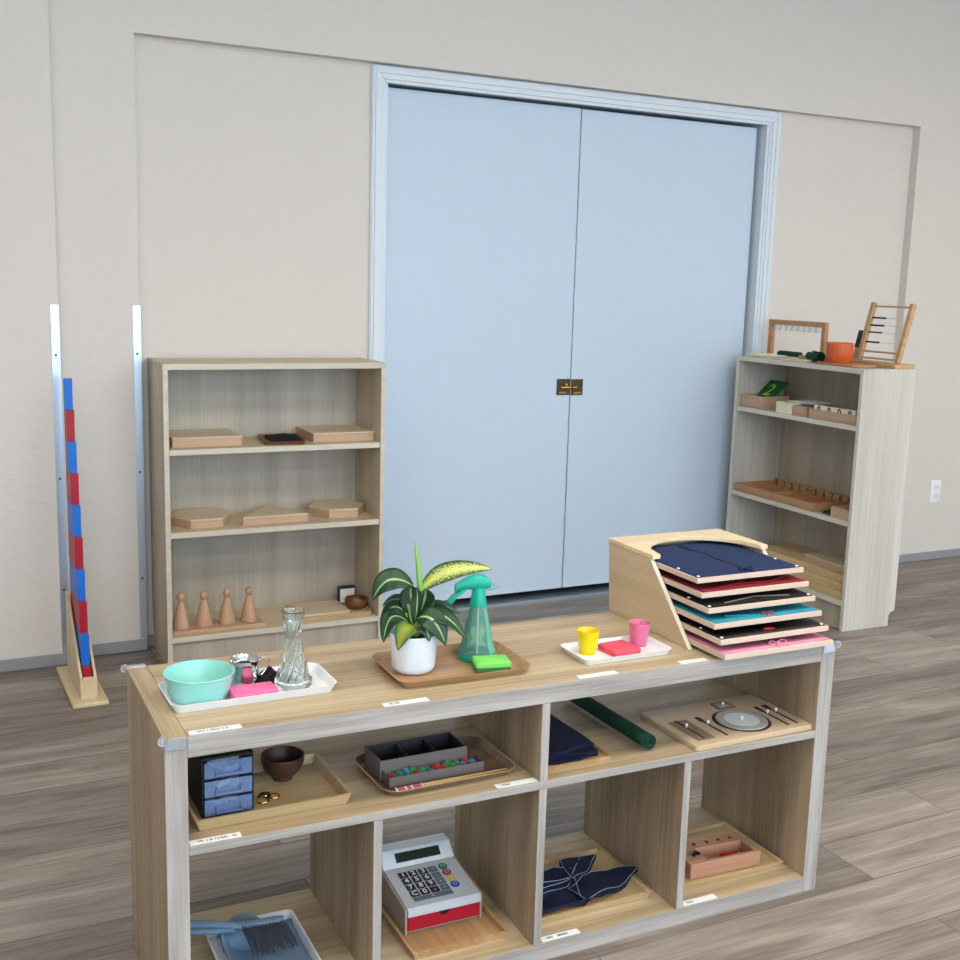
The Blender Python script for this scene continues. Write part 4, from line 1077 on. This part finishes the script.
tag(place(obj('tray', tray_bm(.150, .215, .012, .006, .012, .003), ['acacia', 'acacia']), 'b', .445, .130, LZ[0]+.0003, -8), 'small dark tray under the black cloth on the top shelf', 'tray')
o = obj('folded_cloth', cloth_bm(.110, .165, .022, seed=9, thick=.008), 'blackcloth', sharp=80); place(o, 'b', .455, .135, LZ[0]+.0034, -8); tag(o, 'folded black cloth on the top shelf of the left bookcase', 'cloth')
bdm = thing('peg_board', 'low beech base board under the four cone figures', 'board', 'b', .190, .070, LZ[2]+.0003)
bm = B(); box(bm, -.165, .165, -.045, .045, 0, .014); obj('board', bm, 'beech', bdm, .002)
pos = ['leftmost cone figure on the base board', 'second cone figure from the bookcase side panel', 'third cone figure from the bookcase side panel', 'rightmost of the four cone figures on the base board']
proto = None
for k, a in enumerate((.062, .143, .226, .306)):
    if proto is None:
        bm = B(); lathe(bm, [(.001, 0), (.032, 0), (.034, .002), (.0335, .008), (.028, .035), (.0205, .068), (.013, .091), (.0095, .098), (.0088, .102), (.0108, .105), (.014, .110), (.0156, .117), (.0148, .124), (.0115, .129), (.006, .1325), (.001, .1335)], n=30)
        proto = obj('cone_figure', bm, 'beech_z'); o = proto
    else:
        o = proto.copy(); COL.objects.link(o)
    place(o, 'b', a, .072, LZ[2]+.0146, k*40); o.scale = (.9, .9, .95); tag(o, 'turned beech wood, round head, %s' % pos[k], 'cone figure', 'four cone figures')
tag(place(obj('tray', tray_bm(.285, .195, .012, .004, .004, .005), ['pinetray', 'pinetray']), 'b', .632, .135, LZ[2]+.0003, 0), 'flat pine tray under the brown bowl on the lowest shelf', 'tray')
cbd = thing('counting_board', 'beige grooved board lying on the pine tray of the lowest shelf', 'board', 'b', .595, .135, LZ[2]+.0045)
bm = B(); box(bm, -.094, .094, -.080, .080, 0, .013); obj('board', bm, 'lid', cbd, .001)
for k in range(9):
    bm = B(); x = -.08+k*.02; box(bm, x-.0006, x+.0006, -.07, .07, .0131, .0137); obj('ruled_line', bm, 'beech', cbd)
bm = B(); lathe(bm, [(.001, 0), (.022, 0), (.035, .008), (.0445, .024), (.0445, .036), (.0415, .042), (.0385, .041), (.041, .033), (.040, .023), (.030, .010), (.001, .006)], n=36)
o = obj('bowl', bm, 'acacia'); place(o, 'b', .737, .118, LZ[2]+.0045); tag(o, 'small round acacia bowl in the lowest right corner of the bookcase', 'bowl')
bx_ = thing('card_box', 'little dark blue box with a white front behind the acacia bowl', 'box', 'b', .728, .196, LZ[2]+.0045)
bm = B(); box(bm, -.033, .033, -.0, .024, 0, .066); obj('box', bm, 'navybox', bx_, .001)
bm = B(); box(bm, -.029, .029, -.0012, -.0002, .004, .058); obj('white_label', bm, 'paper', bx_)

# ------------------------------------------------------------------ right bookcase contents
HR = 1.066+.0003
bl = tag(place(obj('tray', tray_bm(.395, .235, .010, .004, .006, .006), ['cream', 'cream']), 'r', .222, .145, HR), 'cream tray on top of the right bookcase below the bead frame', 'tray')
zc = HR+.0052
bf = thing('bead_hanger', 'wooden portal frame with a row of small wire hooks', 'frame', 'r', .190, .175, zc)
hw, hh = .186, .160
for s in (-1, 1):
    bm = B(); x0, x1 = sorted((s*hw, s*(hw-.022))); box(bm, x0, x1, -.010, .010, 0, hh-.0222); obj('post', bm, 'spindle', bf, .001)
bm = B(); box(bm, -hw, hw, -.010, .010, hh-.022, hh); tb = obj('top_bar', bm, 'spindle', bf, .001)
for k in range(16):
    x = -.155+k*.0195; bm = B()
    tube(bm, [(x, 0, hh-.0222), (x+.001, -.006, hh-.036), (x+.008, -.010, hh-.047), (x+.014, -.006, hh-.040), (x+.010, .000, hh-.028)], .0026, n=6); obj('hook', bm, 'plastic_white' if k % 2 else 'alu', bf)
def roll(label, a, b, z, L, R, rz):
    t = thing('rolled_mat', label, 'mat', 'r', a, b, z, rz, None); bm = B(); P = []
    for i in range(49):
        q = i/48*2.2*2*pi; r = R*(.28+.72*i/48)-.0012
        P.append([(x, r*cos(q), R+.0008+r*sin(q)) for x in [-L/2+L*k/6 for k in range(7)]])
    quadgrid(bm, P); obj('felt_roll', bm, 'darkgreen', t, sharp=80, solid=.0022); return t
roll('thin dark green rolled mat inside the portal frame', .195, .135, zc, .145, .013, 0)
roll('thicker dark green rolled mat beside the orange container', .425, .078, HR, .135, .0235, -22)
bm = B(); box(bm, -.025, .025, -.02, .02, 0, .016); o = obj('wooden_block', bm, 'pinkwood', bevel=.001); place(o, 'r', .315, .125, zc); tag(o, 'small reddish wooden block between the two green rolls', 'block')
bm = B(); lathe(bm, [(.001, 0), (.018, 0), (.034, .007), (.033, .008), (.017, .0015), (.001, .0015)], n=26); o = obj('dish', bm, 'plastic_white'); place(o, 'r', .20, .075, zc); tag(o, 'shallow white dish in front of the thin green roll', 'dish')
bm = B(); loft(bm, [rr(.255, .125, .05, 0, 8), rr(.260, .13, .05, .003, 8), rr(.260, .13, .05, .009, 8)]); o = obj('wooden_plate', bm, 'spindle'); place(o, 'r', .605, .085, HR); tag(o, 'thin brown board under the orange container', 'board')
bm = B(); lathe(bm, [(.001, 0), (.050, 0), (.0525, .003), (.0525, .078), (.0505, .081), (.048, .081), (.048, .074), (.001, .074)], n=128, mod=lambda t, z: 1+.022*cos(32*t)); 
o = obj('orange_container', bm, 'orange', sharp=60); place(o, 'r', .556, .092, HR+.0093); tag(o, 'round ribbed orange plastic container on the right bookcase', 'container')
ab = thing('abacus', 'wooden counting frame leaning back on its base board', 'abacus', 'r', .662, .2, HR)
bm = B(); box(bm, -.150, .132, -.036, .072, 0, .017); obj('base_board', bm, 'bamboo', ab, .001)
lean = Matrix.Rotation(radians(-14), 4, 'X'); 
def LN(x, s, off=0): v = lean @ Vector((x, off, s)); return (v.x, v.y+.0, v.z+.0205)
for s in (-1, 1):
    bm = B(); x0, x1 = sorted((s*.117, s*.097)); box(bm, x0, x1, -.010, .010, 0, .243); xf(bm, Matrix.Translation((0, 0, .0205)) @ lean); obj('post', bm, 'bamboo', ab, .002)
for fr_, r_, mm in ((.94, .0042, 'beech'), (.16, .0042, 'beech'), (.045, .0042, 'beech')):
    bm = B(); tube(bm, [LN(-.0965, .243*fr_), LN(.0965, .243*fr_)], r_, n=8); obj('crossbar', bm, mm, ab)
for fr_, mm in ((.74, 'ink'), (.61, 'navybox'), (.49, 'acacia'), (.32, 'ink')):
    bm = B(); tube(bm, [LN(-.0965, .243*fr_), LN(.0965, .243*fr_)], .0010, n=6); wr = obj('wire', bm, 'alu', ab)
    for k in range(10):
        c = LN(-.0925+k*.0078, .243*fr_); bm = B(); ball(bm, c, .0042, seg=10); obj('bead', bm, mm, wr)
bm = B(); box(bm, -.145, -.122, -.008, .010, .05, .122); xf(bm, Matrix.Translation((0, 0, .0205)) @ lean); bk = obj('counter_holder', bm, 'ink', ab, .001, label='dark counter block')
bm = B(); box(bm, -.143, -.124, -.006, .008, .0, .0495); xf(bm, Matrix.Translation((0, 0, .0205)) @ lean); obj('holder_post', bm, 'bamboo', ab)
# upper shelf
def openbox(w, d, h, th=.005, mat='beech_y'):
    bm = B(); box(bm, 0, w, 0, d, 0, .004); box(bm, 0, w, 0, th, .004, h); box(bm, 0, w, d-th, d, .004, h); box(bm, 0, th, th, d-th, .004, h); box(bm, w-th, w, th, d-th, .004, h)
    return bm
z = RZ[0]+.0003
nb = thing('numeral_card_box', 'open beech box with green numeral cards at the left of the upper shelf', 'box', 'r', .028, .016, z)
obj('box', openbox(.150, .150, .056), 'beech', nb, .0008)
cd = thing('numeral_card', 'green sandpaper numeral card with a yellow-green two leaning in the beech box', 'card', 'r', .092, .080, z+.024, 0)
mt = Matrix.Rotation(radians(42), 4, 'X')
bm = B(); box(bm, -.062, .062, 0, .135, 0, .004); xf(bm, mt); obj('card', bm, 'cardgreen', cd, .0006)
tx = text('numeral', '2', .100, cd, 'yellowgreen', mt @ Matrix.Translation((-.006, .070, .0046)), .0003, .0015)
wb = thing('white_box', 'white rectangular box beside the numeral card box', 'box', 'r', .278, .012, z)
bm = B(); box(bm, 0, .082, 0, .20, 0, .048); obj('box', bm, 'cream', wb, .001)
bm = B(); box(bm, .006, .150, .06, .19, .0483, .0513); obj('loose_lid', bm, 'paper', wb, .0006)
bxx = obj('wooden_box', openbox(.078, .155, .038), 'beech', bevel=.0008); place(bxx, 'r', .368, .030, z); tag(bxx, 'small open beech box between the white box and the zero tiles', 'box')
ob = obj('wooden_box', openbox(.300, .185, .036), 'beech', bevel=.0008); place(ob, 'r', .470, .030, z); tag(ob, 'wide beech box holding the row of zero tiles', 'box')
for k in range(4):
    t = thing('number_tile', 'cream tile with a dark zero, %s of the row' % ['leftmost', 'second from the left', 'third from the left', 'fourth from the left'][k], 'tile', 'r', .5145+k*.0610, .042, z+.0045, 0, 'zero tiles in the beech box')
    bm = B(); box(bm, -.0300, .0300, 0, .012, 0, .050); obj('tile', bm, 'cream', t, .0008)
    text('numeral', '0', .046, t, 'ink', Matrix.Translation((0, -.0005, .029)) @ Matrix.Rotation(radians(90), 4, 'X'), .0002, .0008)
bm = B(); box(bm, 0, .205, 0, .115, 0, .005); o = obj('tile_stack', bm, 'cream', bevel=.0006); place(o, 'r', .500, .070, z+.0325); 
o.location.z = z+.0045; tag(o, 'flat cream plate lying behind the zero tiles', 'plate')
# second shelf: spindle boxes
z = RZ[1]+.0003
for i, (a0, digs) in enumerate(((.030, '01234'), (.296, '56789'))):
    w, d, h = .262, .235, .034
    t = thing('spindle_box', 'low beech box with five slots numbered %s' % ('zero to four' if i == 0 else 'five to nine'), 'box', 'r', a0, .012, z, 0, None)
    obj('box', openbox(w, d, h, .006), 'spindle', t, .0008)
    for k in range(1, 5):
        bm = B(); x = w*k/5; box(bm, x-.002, x+.002, .0062, d-.0145, .0042, h-.012); obj('partition', bm, 'spindle', t)
    bm = B(); box(bm, .0062, w-.0062, d-.0140, d-.0062, .0042, h+.012); rb = obj('number_rail', bm, 'spindle', t, .0006)
    rb.location.z = -.0
    for k in range(5):
        text('numeral', digs[k], .036, t, 'ink', Matrix.Translation((w*(k+.5)/5, d-.0145, h-.006)) @ Matrix.Rotation(radians(90), 4, 'X'), .0002, .0010)
o = obj('wooden_box', openbox(.110, .17, .044), 'beech', bevel=.0008); place(o, 'r', .668, .010, z); tag(o, 'plain beech box at the right end of the second shelf', 'box')
bm = cloth_bm(.050, .06, .020, seed=31); o = obj('green_cloth', bm, 'darkgreen', sharp=80); place(o, 'r', .620, .06, z); tag(o, 'scrap of dark green cloth between the slotted box and the plain box', 'cloth')
# lowest shelf boards
z = RZ[2]+.0003
stack = [('lowest long beech board in the stack on the lowest shelf', .06, .778, .018, .250, .030), ('second long beech board from the bottom of the stack', .10, .778, .036, .250, .030), ('upper long beech board of the stack, below the small box', .16, .778, .060, .250, .028)]
for lab, a0, a1, b0, b1, h in stack:
    bm = B(); box(bm, 0, a1-a0, 0, b1-b0, 0, h); o = obj('wooden_board', bm, 'bamboo_rim', bevel=.001); place(o, 'r', a0, b0, z); tag(o, lab, 'board', 'stacked beech boards'); z += h+.0003
t = thing('small_box', 'small lidded wooden box on top of the stacked boards', 'box', 'r', .450, .085, z)
bm = B(); box(bm, 0, .25, 0, .125, 0, .024); obj('body', bm, 'beech', t, .0008)
bm = B(); box(bm, -.002, .252, -.002, .127, .0243, .029); obj('lid', bm, 'lid', t, .0008)

# ------------------------------------------------------------------ light
w = bpy.data.worlds.new('daylight'); S.world = w; w.use_nodes = True; nt = w.node_tree
bg = nt.nodes['Background']
sky = nt.nodes.new('ShaderNodeTexSky'); sky.sky_type = 'HOSEK_WILKIE'; sky.turbidity = 4; sky.sun_direction = (.3, .5, .8)
nt.links.new(sky.outputs[0], bg.inputs[0]); bg.inputs[1].default_value = 1.0
def area(name, loc, size, rot, power, col, spread=180):
    l = bpy.data.lights.new(name, 'AREA'); l.shape = 'RECTANGLE'; l.size, l.size_y = size; l.energy = power; l.color = col; l.spread = radians(spread)
    o = bpy.data.objects.new(name, l); COL.objects.link(o); o.location = loc; o.rotation_euler = [radians(x) for x in rot]; return o
for i, (a, b) in enumerate(wins):
    area('window_daylight', ((a+b)/2, YF-.2, (z0w+z1w)/2), (b-a, z1w-z0w), (90, 0, 0), 84, (.62, .81, 1.0))

# ------------------------------------------------------------------ camera
cam = bpy.data.cameras.new('camera'); co = bpy.data.objects.new('camera', cam); COL.objects.link(co)
cam.sensor_width = 36; cam.lens = 1145.98/960*36; cam.clip_start = .05
r2 = Vector((.89293534, -.44932074, .02788089)); fw = Vector((.4471941, .87817331, -.16979126))
PIT, ROL, YAW = radians(9.7757), radians(1.6212), radians(26.9867)
fw = Vector((sin(YAW)*cos(PIT), cos(YAW)*cos(PIT), -sin(PIT))); r = Vector((cos(YAW), -sin(YAW), 0)); u = r.cross(fw)
r2 = cos(ROL)*r+sin(ROL)*u; u2 = -sin(ROL)*r+cos(ROL)*u
co.matrix_world = Matrix(((r2.x, u2.x, -fw.x, 0), (r2.y, u2.y, -fw.y, 0), (r2.z, u2.z, -fw.z, H0), (0, 0, 0, 1)))
S.camera = co
S.view_settings.view_transform = 'Standard'; S.view_settings.look = 'None'; S.view_settings.gamma = 1; S.view_settings.use_curve_mapping = False
S.view_settings.exposure = 0.30
